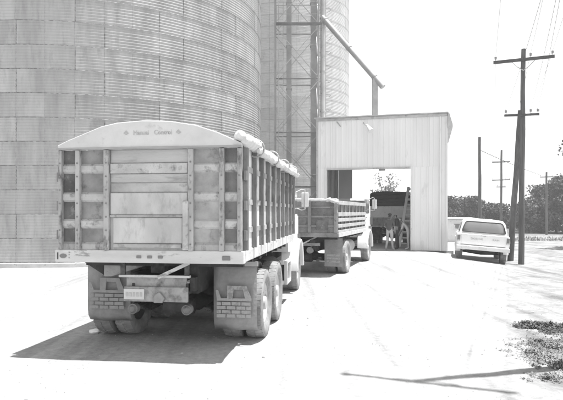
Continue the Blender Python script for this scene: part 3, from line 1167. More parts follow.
    MB().bar((0.0, by - 0.045, 0.99), (0.42, by - 0.045, 1.185), 0.02, 0.045).build("diagonal_strut", 'sill_paint', root)
    for x in (-0.5, 0.38):
        MB().box(x - 0.03, x + 0.03, by - 0.02, by + 0.02, 1.017, 1.2).build("hanger", 'chassis_dusty', root)
    MB().box(-0.47, 0.36, by + 0.035, by + 0.07, 0.83, 0.98).build("tow_plate", 'bumper_plate', root, bev=0.006)
    tp = MB().box(-0.49, 0.39, by - 0.01, by + 0.033, 0.66, 0.86).build("rear_bumper", 'bumper_plate', root, bev=0.012)
    lp = MB().box(-0.485, -0.20, by - 0.024, by - 0.012, 0.69, 0.83).build("licence_plate", 'box_cap', tp, bev=0.006)
    for k in range(5):
        x = -0.452 + k * 0.048
        MB().box(x, x + 0.032, by - 0.028, by - 0.0245, 0.73, 0.785).build("plate_mark", 'ink_pale', lp)
    MB().prism([(-0.06, 0.655), (0.06, 0.655), (0.09, 0.72), (0.02, 0.8), (-0.05, 0.76)], by - 0.06, by - 0.012, 'y').build("tow_hook", 'bumper_plate', root, bev=0.01)
    for x in (-0.37, 0.37):
        m = MB()
        m.tube([(x, by + 0.1, 0.56), (x, by + 0.0, 0.56)], [0.068, 0.068], 20)
        m.tube([(x, by - 0.001, 0.56), (x, by - 0.03, 0.56)], [0.055, 0.035], 20)
        m.build("tail_lamp", 'lamp_dirty', root, smooth=True)
        MB().box(x - 0.015, x + 0.015, by + 0.02, by + 0.06, 0.64, 0.9).build("lamp_bracket", 'chassis', root)
    # support to the rails
    for sx in (-1, 1):
        MB().box(sx * 0.43 - 0.035, sx * 0.43 + 0.035, by + 0.072, 0.6, 0.8, 0.98).build("frame_rail", 'chassis', root)
    # hoist cylinder, hoses and clutter under the bed
    MB().tube([(-0.05, 0.9, 0.75), (-0.05, 2.2, 1.05)], 0.1, 14).build("hoist_cylinder", 'chassis_dusty', root, smooth=True)
    MB().box(-0.18, 0.02, 0.5, 0.85, 1.02, 1.19).build("latch_box", 'chassis_dusty', root, bev=0.02)
    for k, (x0, x1, s) in enumerate(((-0.4, 0.35, 0.16), (-0.2, 0.4, 0.1), (-0.45, 0.0, 0.2))):
        pts = [(x0 + (x1 - x0) * t, 0.7 + 0.1 * k, 0.78 - s * math.sin(math.pi * t)) for t in np.linspace(0, 1, 10)]
        MB().tube(pts, 0.018, 6).build("air_hose", 'chassis_dusty', root)
    MB().tube([(-0.15, 1.0, 0.5), (0.28, 1.0, 0.5)], 0.11, 16).build("air_tank", 'chassis_dusty', root, smooth=True)
    # step / battery box on the right
    for sx in (-1, 1):
        m = MB()
        a, b = 4.35, 4.95
        xa, xb = sx * 0.75, sx * 1.18
        for (y, z, y2, z2) in ((a, 0.42, b, 0.42), (a, 0.84, b, 0.84), (a, 0.42, a, 0.84), (b, 0.42, b, 0.84)):
            m.bar((xb, y, z), (xb, y2, z2), 0.06, 0.06, up=(1, 0, 0))
        m.box(min(xa, xb), max(xa, xb), a - 0.03, a + 0.0, 0.39, 0.47)
        m.box(min(xa, xb), max(xa, xb), a - 0.03, a + 0.0, 0.79, 0.87)
        m.box(xb - 0.035, xb + 0.035, a - 0.03, a, 0.39, 0.87)
        m.box(xa - 0.035, xa + 0.035, a - 0.03, a, 0.39, 0.87)
        bo = m.build("battery_frame", 'white_paint_dull', root, bev=0.006)
        MB().box(min(xa, xb) + 0.06, max(xa, xb) - 0.04, a + 0.02, b - 0.03, 0.45, 0.82).build("battery_box", 'chassis_dusty', bo)
        MB().tube([(sx * 0.85, 3.3, 0.72), (sx * 0.85, 4.25, 0.72)], 0.26, 20).build("fuel_tank", 'chassis_dusty', root, smooth=True)


gm('flap_faint', 0.23, 0.29, 9.0, 0.9, c3=0.2, s3=14)
truck_near()


# ------------------------------------------------------------------ the second truck
def truck_second():
    hd = R(17.5)
    root = empty("grain_truck", (0.447, 15.86, 0), -hd)
    tag(root, "grey stake-ribbed grain truck waiting between the arched-cap truck and the shed doorway", "truck", "trucks queueing for the shed")
    W, L = 2.4, 5.0
    h = W / 2
    z0, zs, zt = 1.13, 1.26, 2.17
    chassis(root, L, [1.3], 5.75, rad=0.5, track=0.95, zrail=0.86)
    cab(root, 5.2, 1.9, 5.75, 0.5, 'white_paint', top=2.35, bottom=0.9, wide=1.08)
    MB().box(-h + 0.05, h - 0.05, 0.06, L - 0.02, z0 + 0.03, zs - 0.003).build("bed_floor", 'box_mid', root)
    MB().box(-h - 0.02, h + 0.02, -0.03, 0.055, z0, zs).build("rear_sill", 'box_mid', root, bev=0.01)
    for sx in (-1, 1):
        MB().box(sx * (h - 0.03) - 0.06, sx * (h - 0.03) + 0.06, 0.058, L, z0, zs).build("side_sill", 'sill_paint', root, bev=0.01)
        MB().box(sx * (h - 0.06) - 0.012, sx * (h - 0.06) + 0.012, 0.04, L - 0.01, zs + 0.001, zt - 0.05).build("side_panel", 'box_dark', root)
        # horizontal boards over stakes
        for (za, zb) in ((zs + 0.005, 1.33), (1.40, 1.50), (1.57, 1.67), (1.73, 1.84), (2.06, zt)):
            MB().box(sx * (h + 0.0) - 0.018, sx * (h + 0.0) + 0.018, 0.0, L, za, zb).build("side_board", 'board_grey', root, bev=0.005)
        for k in range(9):
            y = 0.04 + (L - 0.08) * k / 8
            MB().box(sx * (h - 0.033) - 0.0145, sx * (h - 0.033) + 0.0145, y - 0.07, y + 0.07, zs + 0.002, zt - 0.003).build("stake", 'post_grey', root)
    y = 0.4
    while y < L:
        MB().box(-h + 0.1, h - 0.1, y, y + 0.08, z0 - 0.08, z0 + 0.028).build("cross_member", 'chassis', root)
        y += 0.65
    for x in (-0.43, 0.43):
        MB().box(x - 0.06, x + 0.06, 0.06, L, 0.962, z0 - 0.082).build("bed_rail", 'chassis', root)
    tg = MB().box(-h + 0.03, h - 0.03, -0.012, 0.02, zs + 0.001, zt - 0.02).build("tailgate", 'box_grey', root)
    for x in (-1.14, -0.38, 0.38, 1.14):
        MB().box(x - 0.045, x + 0.045, -0.07, -0.013, zs + 0.002, zt - 0.01).build("post", 'post_grey', tg, bev=0.006)
    for z in (1.45, 1.72, 1.98):
        for (a, b) in ((-1.09, -0.43), (-0.33, 0.33), (0.43, 1.09)):
            MB().box(a, b, -0.035, -0.013, z - 0.025, z + 0.025).build("rib", 'post_grey', tg)
    MB().box(0.58, 0.92, -0.045, -0.013, 1.34, 1.62).build("grain_gate", 'box_dark', tg, bev=0.008)
    MB().box(-h + 0.02, h - 0.02, L - 0.06, L - 0.01, zs + 0.001, zt + 0.1).build("headboard", 'box_mid', root)
    # rolled white tarp across the tailgate top
    wavy_roll((-h - 0.05, -0.02, zt + 0.02), (h + 0.02, -0.02, zt + 0.01), 0.04, 21, sag=-0.02).build("rolled_tarp", 'canvas', root, smooth=True)
    wavy_roll((h - 0.3, -0.06, zt + 0.05), (h + 0.02, -0.04, zt - 0.06), 0.05, 29, n=12, amp=0.5).build("rolled_tarp", 'canvas', root, smooth=True)
    for sx in (-1, 1):
        o = MB().box(sx * 0.93 - 0.27, sx * 0.93 + 0.27, 0.66, 0.672, 0.24, z0 - 0.05).build("mud_flap", 'flap', root)
        for k in range(3):
            MB().box(sx * 0.93 - 0.2, sx * 0.93 + 0.2, 0.652, 0.659, 0.36 + k * 0.09, 0.42 + k * 0.09).build("flap_stripe", 'flap_print', o)
    MB().box(-0.75, 0.6, 0.3, 0.36, 0.86, 0.95).build("rear_bumper", 'bumper_plate', root, bev=0.01)
    for x in (-0.43, 0.43):
        MB().box(x - 0.035, x + 0.035, 0.362, 0.6, 0.75, 0.96).build("frame_rail", 'chassis', root)
    MB().bar((0.05, 0.28, 0.9), (0.5, 0.28, 1.12), 0.02, 0.04).build("diagonal_strut", 'sill_paint', root)
    MB().tube([(0.25, 0.5, 0.72), (0.25, 0.62, 0.72)], 0.1, 16).build("tail_lamp", 'bumper_plate', root, smooth=True)
    MB().tube([(-0.1, 0.7, 0.65), (-0.1, 2.2, 0.9)], 0.1, 12).build("hoist_cylinder", 'chassis', root, smooth=True)
    MB().tube([(-0.28, 0.75, 0.52), (0.22, 0.75, 0.52)], 0.13, 16).build("air_tank", 'chassis', root, smooth=True)
    for sx in (-1, 1):
        MB().tube([(sx * 0.8, 2.6, 0.7), (sx * 0.8, 3.7, 0.7)], 0.23, 18).build("fuel_tank", 'steel_mid', root, smooth=True)


truck_second()


# ------------------------------------------------------------------ the truck inside the shed
def truck_inside():
    root = empty("grain_truck", (6.17, 31.0, 0.018), -HB)
    tag(root, "grain truck with dark tarpaulin top parked inside the shed doorway", "truck", "trucks queueing for the shed")
    W, L = 2.25, 5.0
    h = W / 2
    z0, zs, zt = 1.0, 1.12, 2.42
    chassis(root, L, [1.2], 5.7, rad=0.48, track=0.88, zrail=0.8)
    cab(root, 5.15, 1.9, 5.7, 0.48, 'white_paint', top=2.35, bottom=0.9, wide=1.0)
    MB().box(-h + 0.04, h - 0.04, 0.05, L, z0 + 0.02, zs - 0.002).build("bed_floor", 'box_mid', root)
    MB().box(-h, h, -0.03, 0.048, z0, zs).build("rear_sill", 'post_paint', root, bev=0.01)
    for x in (-0.43, 0.43):
        MB().box(x - 0.06, x + 0.06, 0.06, L, 0.902, z0 + 0.018).build("bed_rail", 'chassis', root)
    tg = MB().box(-h + 0.02, h - 0.02, -0.01, 0.02, zs + 0.001, 1.52).build("tailgate", 'post_paint', root)
    MB().box(-h + 0.02, h - 0.02, -0.025, 0.02, 1.522, 2.16).build("tailgate_extension", 'white_paint_dull', root)
    for x in (-1.06, 0.0, 1.06):
        MB().box(x - 0.04, x + 0.04, -0.06, -0.0255, zs + 0.002, 2.16).build("post", 'white_paint_dull', tg)
    for sx in (-1, 1):
        MB().box(sx * (h - 0.02) - 0.02, sx * (h - 0.02) + 0.02, 0.022, L, zs, zt).build("side_panel", 'white_paint_dull', root)
        for k in range(8):
            y = 0.08 + (L - 0.16) * k / 7
            MB().box(sx * (h + 0.02) - 0.019, sx * (h + 0.02) + 0.019, y - 0.04, y + 0.04, zs, zt - 0.01).build("side_post", 'post_paint', root)
    MB().box(-h + 0.02, h - 0.02, L - 0.05, L, zs, zt).build("headboard", 'post_paint', root)
    # heavy dark tarpaulin bulging over the load, with folds
    secs = []
    for j in range(19):
        y = -0.1 + (L + 0.05) * j / 18
        s = []
        for i in range(17):
            a = math.pi * i / 16
            x = -(h + 0.06) * math.cos(a)
            z = 2.17 + 0.82 * math.sin(a) ** 0.09 + 0.04 * mnoise.noise(Vector((x * 2, y * 2, 1)))
            s.append((x, y, z if 0 < i < 16 else 2.17))
        secs.append(s)
    tarp = MB().loft(secs).build("tarpaulin", 'canvas_dark', root, smooth=True)
    for z in (2.38, 2.58, 2.76):
        wavy_roll((-h + 0.05, -0.12, z), (h - 0.05, -0.12, z + 0.02), 0.025, int(z * 100), n=24).build("tarp_fold", 'canvas_dark', tarp, smooth=True)
    for sx in (-1, 1):
        MB().box(sx * 0.9 - 0.25, sx * 0.9 + 0.25, 0.6, 0.612, 0.22, z0 - 0.02).build("mud_flap", 'rubber', root)
    MB().box(-0.7, 0.7, 0.2, 0.26, 0.62, 0.76).build("rear_bumper", 'chassis_dusty', root)
    for x in (-0.43, 0.43):
        MB().box(x - 0.035, x + 0.035, 0.262, 0.6, 0.64, 0.86).build("frame_rail", 'chassis', root)


truck_inside()


# ------------------------------------------------------------------ people by the doorway
def person(name, x, y, face, label, shirt, trouser, joints, hat=None, shoe='shoe', group="people by the shed doorway"):
    """joints: pose in a local frame, +y forward, x right; metres for a 1.76 m figure"""
    J = dict(pelvis=(0, 0, 0.95), waist=(0, 0, 1.10), chest=(0, 0.0, 1.32), neckb=(0, 0.0, 1.47), neck=(0, 0.015, 1.54),
             head=(0, 0.03, 1.63), crown=(0, 0.02, 1.71),
             shL=(-0.17, 0, 1.43), elL=(-0.25, -0.03, 1.15), wrL=(-0.24, 0.06, 0.91), haL=(-0.24, 0.09, 0.83),
             shR=(0.17, 0, 1.43), elR=(0.25, -0.03, 1.15), wrR=(0.24, 0.06, 0.91), haR=(0.24, 0.09, 0.83),
             hipL=(-0.095, 0, 0.90), knL=(-0.11, 0.02, 0.50), anL=(-0.12, -0.02, 0.09), toL=(-0.14, 0.15, 0.035),
             hipR=(0.095, 0, 0.90), knR=(0.11, 0.02, 0.50), anR=(0.12, -0.02, 0.09), toR=(0.14, 0.15, 0.035))
    J.update(joints)
    rad = dict(pelvis=(.155, .115), waist=(.145, .105), chest=(.175, .12), neckb=(.09, .075), neck=(.058, .058), head=(.078, .098), crown=(.062, .078),
               shL=(.07, .07), elL=(.048, .048), wrL=(.032, .036), haL=(.03, .045), shR=(.07, .07), elR=(.048, .048), wrR=(.032, .036), haR=(.03, .045),
               hipL=(.095, .1), knL=(.065, .068), anL=(.045, .05), toL=(.045, .035), hipR=(.095, .1), knR=(.065, .068), anR=(.045, .05), toR=(.045, .035))
    E = [("pelvis", "waist"), ("waist", "chest"), ("chest", "neckb"), ("neckb", "neck"), ("neck", "head"), ("head", "crown"),
         ("chest", "shL"), ("shL", "elL"), ("elL", "wrL"), ("wrL", "haL"), ("chest", "shR"), ("shR", "elR"), ("elR", "wrR"), ("wrR", "haR"),
         ("pelvis", "hipL"), ("hipL", "knL"), ("knL", "anL"), ("anL", "toL"), ("pelvis", "hipR"), ("hipR", "knR"), ("knR", "anR"), ("anR", "toR")]
    names = list(J)
    idx = {n: i for i, n in enumerate(names)}
    me = bpy.data.meshes.new("body")
    me.from_pydata([J[n] for n in names], [(idx[a], idx[b]) for a, b in E], [])
    tmp = bpy.data.objects.new("body", me)
    COL.objects.link(tmp)
    sk = tmp.modifiers.new("skin", 'SKIN')
    sk.use_smooth_shade = True
    for i, n in enumerate(names):
        me.skin_vertices[0].data[i].radius = rad[n]
        me.skin_vertices[0].data[i].use_root = (n == "pelvis")
    sb = tmp.modifiers.new("sub", 'SUBSURF')
    sb.levels = 2
    dg = bpy.context.evaluated_depsgraph_get()
    bme = bpy.data.meshes.new_from_object(tmp.evaluated_get(dg))
    bpy.data.objects.remove(tmp)
    # five fingers per hand, joined into the body surface
    bm = bmesh.new()
    bm.from_mesh(bme)
    for sd, s in (("L", -1), ("R", 1)):
        ha, wr = Vector(J["ha" + sd]), Vector(J["wr" + sd])
        d = (ha - wr).normalized()
        side = Vector((0, 1, 0)) - d * d.y
        side.normalize()
        nrm = d.cross(side) * s
        fm = MB()
        for k, ln in enumerate((0.07, 0.078, 0.073, 0.06)):
            b0 = ha + d * 0.02 + side * (0.03 - 0.02 * k)
            fm.tube([b0, b0 + d * ln * 0.55, b0 + d * ln * 0.95 - nrm * 0.022], [0.0095, 0.0085, 0.006], 6)
        b0 = ha - d * 0.03 + side * 0.03
        fm.tube([b0, b0 + side * 0.025 + d * 0.025, b0 + side * 0.028 + d * 0.06], [0.012, 0.0105, 0.007], 6)
        vs_ = [bm.verts.new(v) for v in fm.v]
        for fc in fm.f:
            bm.faces.new([vs_[i] for i in fc])
    # nose
    hd = Vector(J["head"])
    vs_ = [bm.verts.new(hd + Vector(p)) for p in ((-0.016, 0.092, -0.02), (0.016, 0.092, -0.02), (0, 0.088, 0.025), (0, 0.122, -0.015))]
    for fc in ((0, 1, 3), (1, 2, 3), (2, 0, 3)):
        bm.faces.new([vs_[i] for i in fc])
    bm.to_mesh(bme)
    bm.free()
    bme.materials.clear()
    for mname in ('skin', shirt, trouser, shoe, 'hair'):
        bme.materials.append(MATS[mname])
    pz = J["pelvis"][2]
    P = {n: Vector(J[n]) for n in J}

    def near(c, a, b):
        a, b = P[a], P[b]
        t = max(0, min(1, (c - a).dot(b - a) / (b - a).length_squared))
        return (c - (a + (b - a) * t)).length
    segs = [(1, "pelvis", "waist"), (1, "waist", "chest"), (1, "chest", "neckb"), (0, "neckb", "neck"), (0, "neck", "head"), (0, "head", "crown"),
            (1, "chest", "shL"), (1, "shL", "elL"), (0, "elL", "wrL"), (0, "wrL", "haL"), (1, "chest", "shR"), (1, "shR", "elR"), (0, "elR", "wrR"), (0, "wrR", "haR"),
            (2, "pelvis", "hipL"), (2, "hipL", "knL"), (2, "knL", "anL"), (3, "anL", "toL"), (2, "pelvis", "hipR"), (2, "hipR", "knR"), (2, "knR", "anR"), (3, "anR", "toR")]
    up = (P["crown"] - P["neck"]).normalized()
    for p in bme.polygons:
        c = Vector(p.center)
        k = min(segs, key=lambda q: near(c, q[1], q[2]))[0]
        if k == 0 and (c - P["head"]).dot(up) > 0.03 and c.y < P["head"].y + 0.075:
            k = 4
        if k == 0 and (c - P["head"]).dot(up) > -0.06 and c.y < P["head"].y - 0.04 and (c - P["head"]).length < 0.16:
            k = 4
        if c.z < 0.075 and k in (2, 3):
            k = 3
        p.material_index = k
        p.use_smooth = True
    o = bpy.data.objects.new(name, bme)
    COL.objects.link(o)
    zmin = min(v.co.z for v in bme.vertices)
    o.location = (x, y, 0.018 - zmin)
    o.rotation_euler = (0, 0, face)
    tag(o, label, "person", group)
    for s in (-1, 1):
        e = MB().tube([hd + Vector((s * 0.03, 0.088, 0.012)), hd + Vector((s * 0.03, 0.097, 0.012))], 0.011, 8).build("eye", 'ink', o)
        MB().tube([hd + Vector((s * 0.074, 0.0, -0.005)), hd + Vector((s * 0.092, -0.012, 0.0))], [0.026, 0.018], 8).build("ear", 'skin', o)
    MB().box(hd.x - 0.024, hd.x + 0.024, hd.y + 0.083, hd.y + 0.09, hd.z - 0.052, hd.z - 0.042).build("mouth", 'ink_faded', o)
    if hat:
        m = MB()
        c = P["crown"]
        prof = [(0.103, -0.03), (0.104, 0.01), (0.09, 0.045), (0.05, 0.068), (0.002, 0.072)]
        secs = [[(c.x + r * 0.88 * math.cos(a), c.y + 0.0 + r * 1.05 * math.sin(a), c.z + z) for a in np.linspace(0, 2 * math.pi, 18, endpoint=False)] for r, z in prof]
        m.loft(secs)
        m.prism([(c.x - 0.07, c.y + 0.08), (c.x + 0.07, c.y + 0.08), (c.x + 0.055, c.y + 0.17), (c.x, c.y + 0.19), (c.x - 0.055, c.y + 0.17)], c.z - 0.03, c.z - 0.018, 'z')
        m.build("cap", hat, o, smooth=True)
    return o


person("person", 5.22, 26.55, R(-30), "person in dark shirt, pale trousers and cap standing in the shed doorway", 'shirt_mid', 'trouser_pale',
       dict(elL=(-0.27, -0.05, 1.17), wrL=(-0.15, 0.1, 1.05), haL=(-0.1, 0.14, 1.0), elR=(0.26, -0.04, 1.17), wrR=(0.25, 0.04, 0.93),
            haR=(0.25, 0.07, 0.85), anL=(-0.17, -0.05, 0.09), toL=(-0.2, 0.1, 0.035), anR=(0.14, 0.05, 0.09), toR=(0.17, 0.2, 0.035)), hat='shirt_dark', shoe='shoe_pale')
person("person", 5.66, 26.85, R(60), "person all in dark clothes beside the leaning ladder, one arm raised to it", 'shirt_dark', 'trouser_dark',
       dict(elR=(0.3, 0.15, 1.32), wrR=(0.26, 0.34, 1.5), haR=(0.25, 0.38, 1.58), chest=(0, 0.04, 1.32), neckb=(0, 0.06, 1.47), neck=(0, 0.08, 1.54), head=(0, 0.1, 1.63), crown=(0, 0.09, 1.71)))
person("person", 6.22, 26.9, R(70), "person in pale clothes bending forward behind the ladder foot", 'shirt_pale', 'shirt_pale',
       dict(waist=(0, 0.06, 1.07), chest=(0, 0.2, 1.22), neckb=(0, 0.3, 1.31), neck=(0, 0.36, 1.35), head=(0, 0.43, 1.39), crown=(0, 0.47, 1.45),
            shL=(-0.17, 0.24, 1.27), elL=(-0.22, 0.32, 1.0), wrL=(-0.2, 0.44, 0.8), haL=(-0.2, 0.47, 0.72),
            shR=(0.17, 0.24, 1.27), elR=(0.22, 0.32, 1.0), wrR=(0.2, 0.44, 0.8), haR=(0.2, 0.47, 0.72)), hat='shirt_pale', shoe='shoe_pale')


def leaning_ladder():
    a = Vector((5.78, 27.3, 0.02))
    b = Vector((6.75, 30.6, 3.25))
    b = at(413.0, 187, 30.4)
    a = at(404, 246, 28.4)
    a.z = 0.02
    root = empty("ladder", a)
    tag(root, "white ladder leaning against the truck inside the shed", "ladder")
    d = b - a
    s = Vector((math.cos(HB), -math.sin(HB), 0)) * 0.24
    for k in (-1, 1):
        MB().bar(s * k, d + s * k, 0.14, 0.09).build("rail", 'ladder_paint', root)
    n = 11
    for i in range(n):
        p = d * ((i + 0.6) / n)
        MB().bar(p - s * 0.7, p + s * 0.7, 0.14, 0.05, up=d).build("rung", 'ladder_paint', root)


leaning_ladder()


# ------------------------------------------------------------------ white utility vehicle
def utility_vehicle():
    cx, cy = 7.74, 21.3
    hd = R(17)
    root = empty("utility_vehicle", (cx, cy, gz(cx + 0.4, cy + 1.5) - 0.01), -hd)
    root.rotation_euler = (R(-0.2), R(4.2), -hd)
    tag(root, "white two-door utility vehicle parked beside the shed near the leaning pole", "car")
    hw = 0.98

    def sec(y, zb, zt, w, wt):
        return [(-w * 0.9, y, zb), (-w * 0.985, y, zb + 0.1), (-w, y, zb + (zt - zb) * 0.55), (-w * 0.985, y, zt - 0.06), (-wt, y, zt),
                (wt, y, zt), (w * 0.985, y, zt - 0.06), (w, y, zb + (zt - zb) * 0.55), (w * 0.985, y, zb + 0.1), (w * 0.9, y, zb)]
    m = MB().loft([sec(0.0, 0.62, 1.10, hw * 0.97, hw * 0.9), sec(0.05, 0.56, 1.12, hw, hw * 0.93), sec(1.0, 0.56, 1.12, hw, hw * 0.93), sec(2.9, 0.56, 1.12, hw, hw * 0.93),
                   sec(3.1, 0.56, 1.14, hw, hw * 0.9), sec(4.5, 0.58, 1.08, hw * 0.98, hw * 0.88), sec(4.62, 0.62, 1.0, hw * 0.94, hw * 0.84)])
    body = m.build("body", 'white_paint', root, smooth=True, bev=0.02)
    # greenhouse

    def sec2(y, zb, zt, wb, wt):
        return [(-wb, y, zb), (-wt - 0.03, y, zt - 0.12), (-wt + 0.06, y, zt - 0.02), (-wt * 0.5, y, zt + 0.012), (wt * 0.5, y, zt + 0.012), (wt - 0.06, y, zt - 0.02), (wt + 0.03, y, zt - 0.12), (wb, y, zb)]
    roof = MB().loft([sec2(0.06, 1.1, 1.13, 0.9, 0.88), sec2(0.14, 1.1, 1.42, 0.9, 0.81), sec2(0.30, 1.1, 1.66, 0.9, 0.76), sec2(0.45, 1.1, 1.70, 0.9, 0.755), sec2(2.2, 1.1, 1.70, 0.9, 0.755), sec2(2.45, 1.1, 1.66, 0.9, 0.74), sec2(3.0, 1.1, 1.16, 0.88, 0.84)])
    roof = roof.build("cabin", 'white_paint', root, smooth=True)
    # rear window: rounded panel following the rear slope, set proud
    def rp(x, t):
        zz = 1.16 + t * 0.46
        # slope of the rear of the cabin
        if zz < 1.42:
            y = 0.06 + (zz - 1.13) / 0.29 * 0.08
        else:
            y = 0.14 + (zz - 1.42) / 0.24 * 0.16
        return (x, y - 0.03, zz)
    rows = [(0.06, 0.76), (0.12, 0.785), (0.32, 0.765), (0.565, 0.73), (0.76, 0.695), (0.88, 0.66), (0.94, 0.6)]
    m = MB()
    v = []
    for (t, w) in rows:
        for s in np.linspace(-1, 1, 7):
            v.append(rp(s * w, t))
    f = []
    for j in range(len(rows) - 1):
        for i in range(6):
            f.append((j * 7 + i, j * 7 + i + 1, (j + 1) * 7 + i + 1, (j + 1) * 7 + i))
    m.add(v, f)
    rw = m.build("rear_window", 'glass', roof, smooth=True, fix=False)
    rw.modifiers.new("thick", 'SOLIDIFY').thickness = 0.006
    pts = [rp(w, t) for t, w in rows] + [rp(-w, t) for t, w in reversed(rows)]
    pts = [(p[0] * 1.012, p[1] - 0.004, p[2]) for p in pts]
    MB().tube(pts + [pts[0]], 0.016, 6).build("window_seal", 'rubber', rw)
    for sx in (-1, 1):
        for (a, b) in ((0.55, 1.35), (1.5, 2.3)):
            m = MB().add([(sx * 0.897, a, 1.15), (sx * 0.897, b + (0.25 if a > 1 else 0), 1.15), (sx * 0.805, b, 1.56), (sx * 0.805, a, 1.56)], [(0, 1, 2, 3)])
            o = m.build("side_window", 'glass', roof)
            o.modifiers.new("thick", 'SOLIDIFY').thickness = 0.02
        MB().prism([(1.45, 0.66), (2.75, 0.66), (2.75, 1.09), (1.45, 1.09)], sx * (hw + 0.004), sx * (hw - 0.02), 'x').build("door", 'white_paint', body, bev=0.01)
        MB().box(sx * (hw + 0.02) - 0.012, sx * (hw + 0.02) + 0.012, 1.55, 1.7, 0.98, 1.01).build("door_handle", 'chrome', body)
        # tail lamps
        tl = MB().box(sx * 0.90 - 0.055, sx * 0.90 + 0.055, -0.02, 0.03, 0.80, 1.04).build("tail_lamp", 'lens_mid', body, bev=0.012)
        MB().box(sx * 0.90 - 0.045, sx * 0.90 + 0.045, -0.026, -0.0205, 0.80, 0.85).build("reversing_lens", 'lens_pale', tl)
        # mirror
        m = MB().bar((sx * 0.92, 2.6, 1.2), (sx * 1.1, 2.58, 1.25), 0.03, 0.03)
        m.box(sx * 1.12 - 0.08, sx * 1.12 + 0.08, 2.54, 2.58, 1.17, 1.37)
        m.build("wing_mirror", 'chrome', body)
        # wheels
        for wy in (0.95, 3.75):
            wheel(root, sx * 0.83, wy, 0.37, 0.24, sx, 'steel_light')
            m = MB()
            secs = []
            for k in range(11):
                a = math.pi * k / 10
                c, s_ = -math.cos(a), math.sin(a)
                secs.append([(sx * 0.8, wy + c * 0.43, 0.38 + s_ * 0.43), (sx * (hw + 0.014), wy + c * 0.43, 0.38 + s_ * 0.43), (sx * (hw + 0.014), wy + c * 0.49, 0.38 + s_ * 0.49), (sx * 0.8, wy + c * 0.49, 0.38 + s_ * 0.49)])
            m.loft(secs)
            m.build("wheel_arch", 'white_paint', body, smooth=True)
            MB().box(sx * 0.70, sx * (hw + 0.002), wy - 0.42, wy + 0.42, 0.5, 0.6).build("arch_liner", 'ink', body)
        MB().tube([(sx * 0.72, 4.6, 0.86), (sx * 0.72, 4.66, 0.86)], 0.09, 16).build("headlight", 'lens_pale', body, smooth=True)
        MB().box(sx * 0.55 - 0.04, sx * 0.55 + 0.04, 0.2, 4.4, 0.42, 0.54).build("frame_rail", 'chassis', root)
        MB().tube([(-0.7 if sx < 0 else 0.7, 0.95 if sx < 0 else 3.75, 0.37), (0.0, 0.95 if sx < 0 else 3.75, 0.37), (0.7 if sx < 0 else -0.7, 0.95 if sx < 0 else 3.75, 0.37)], [0.05, 0.11, 0.05], 12).build("axle", 'chassis', root)
    # tailgate panel
    tg = MB().box(-0.80, 0.80, -0.018, 0.02, 0.70, 1.10).build("tailgate", 'white_paint', body, bev=0.012)
    MB().box(-0.82, 0.82, -0.003, 0.02, 0.665, 0.695).build("tailgate_gap", 'ink_faded', body)
    MB().box(-0.1, 0.1, -0.028, -0.0185, 1.045, 1.075).build("tailgate_handle", 'steel_mid', tg)
    text_mesh("lettering", "DODGE", 0.1, 'lettering_grey', tg, (-0.24, -0.0225, 0.895), (R(90), 0, 0), stretch=1.25)
    text_mesh("lettering", "RAM", 0.1, 'lettering_grey', tg, (0.46, -0.0225, 0.895), (R(90), 0, 0), stretch=1.25)
    # bumper
    b = MB().box(-0.97, 0.97, -0.19, -0.03, 0.50, 0.655).build("rear_bumper", 'white_paint_dull', root, bev=0.025)
    MB().box(-0.15, 0.15, -0.197, -0.191, 0.525, 0.635).build("licence_plate", 'box_cap', b)
    MB().box(-0.97, 0.97, 4.66, 4.8, 0.48, 0.62).build("front_bumper", 'chrome', root, bev=0.02)
    MB().box(-0.6, 0.6, 4.6, 4.64, 0.76, 0.96).build("grille", 'steel_dark', body)
    MB().add([(-0.78, 2.56, 1.58), (0.78, 2.56, 1.58), (0.84, 2.97, 1.2), (-0.84, 2.97, 1.2)], [(0, 1, 2, 3)]).build("windshield", 'glass', roof)
    MB().box(-0.5, 0.5, 0.15, 0.75, 0.38, 0.55).build("fuel_tank", 'chassis', root, bev=0.04)
    MB().tube([(0.6, 0.05, 0.42), (0.6, 2.0, 0.42)], 0.035, 8).build("exhaust_pipe", 'chassis_dusty', root)


utility_vehicle()


# ------------------------------------------------------------------ poles and wires
def pole_obj(name, base, top, r0, r1, label, group="utility poles"):
    base, top = Vector(base), Vector(top)
    root = empty(name, base)
    tag(root, label, "pole", group)
    d = top - base
    n = 10
    pts = [d * (i / n) + Vector((0.012 * math.sin(i * 1.3), 0, 0)) for i in range(n + 1)]
    pts[0] = Vector((0, 0, -0.35))
    rs = [r0 + (r1 - r0) * i / n for i in range(n + 1)]
    MB().tube(pts, rs, 12).build("post", 'wood_pole', root, smooth=True)
    return root, d


ARM = Vector((0.925, -0.37, 0)).normalized()


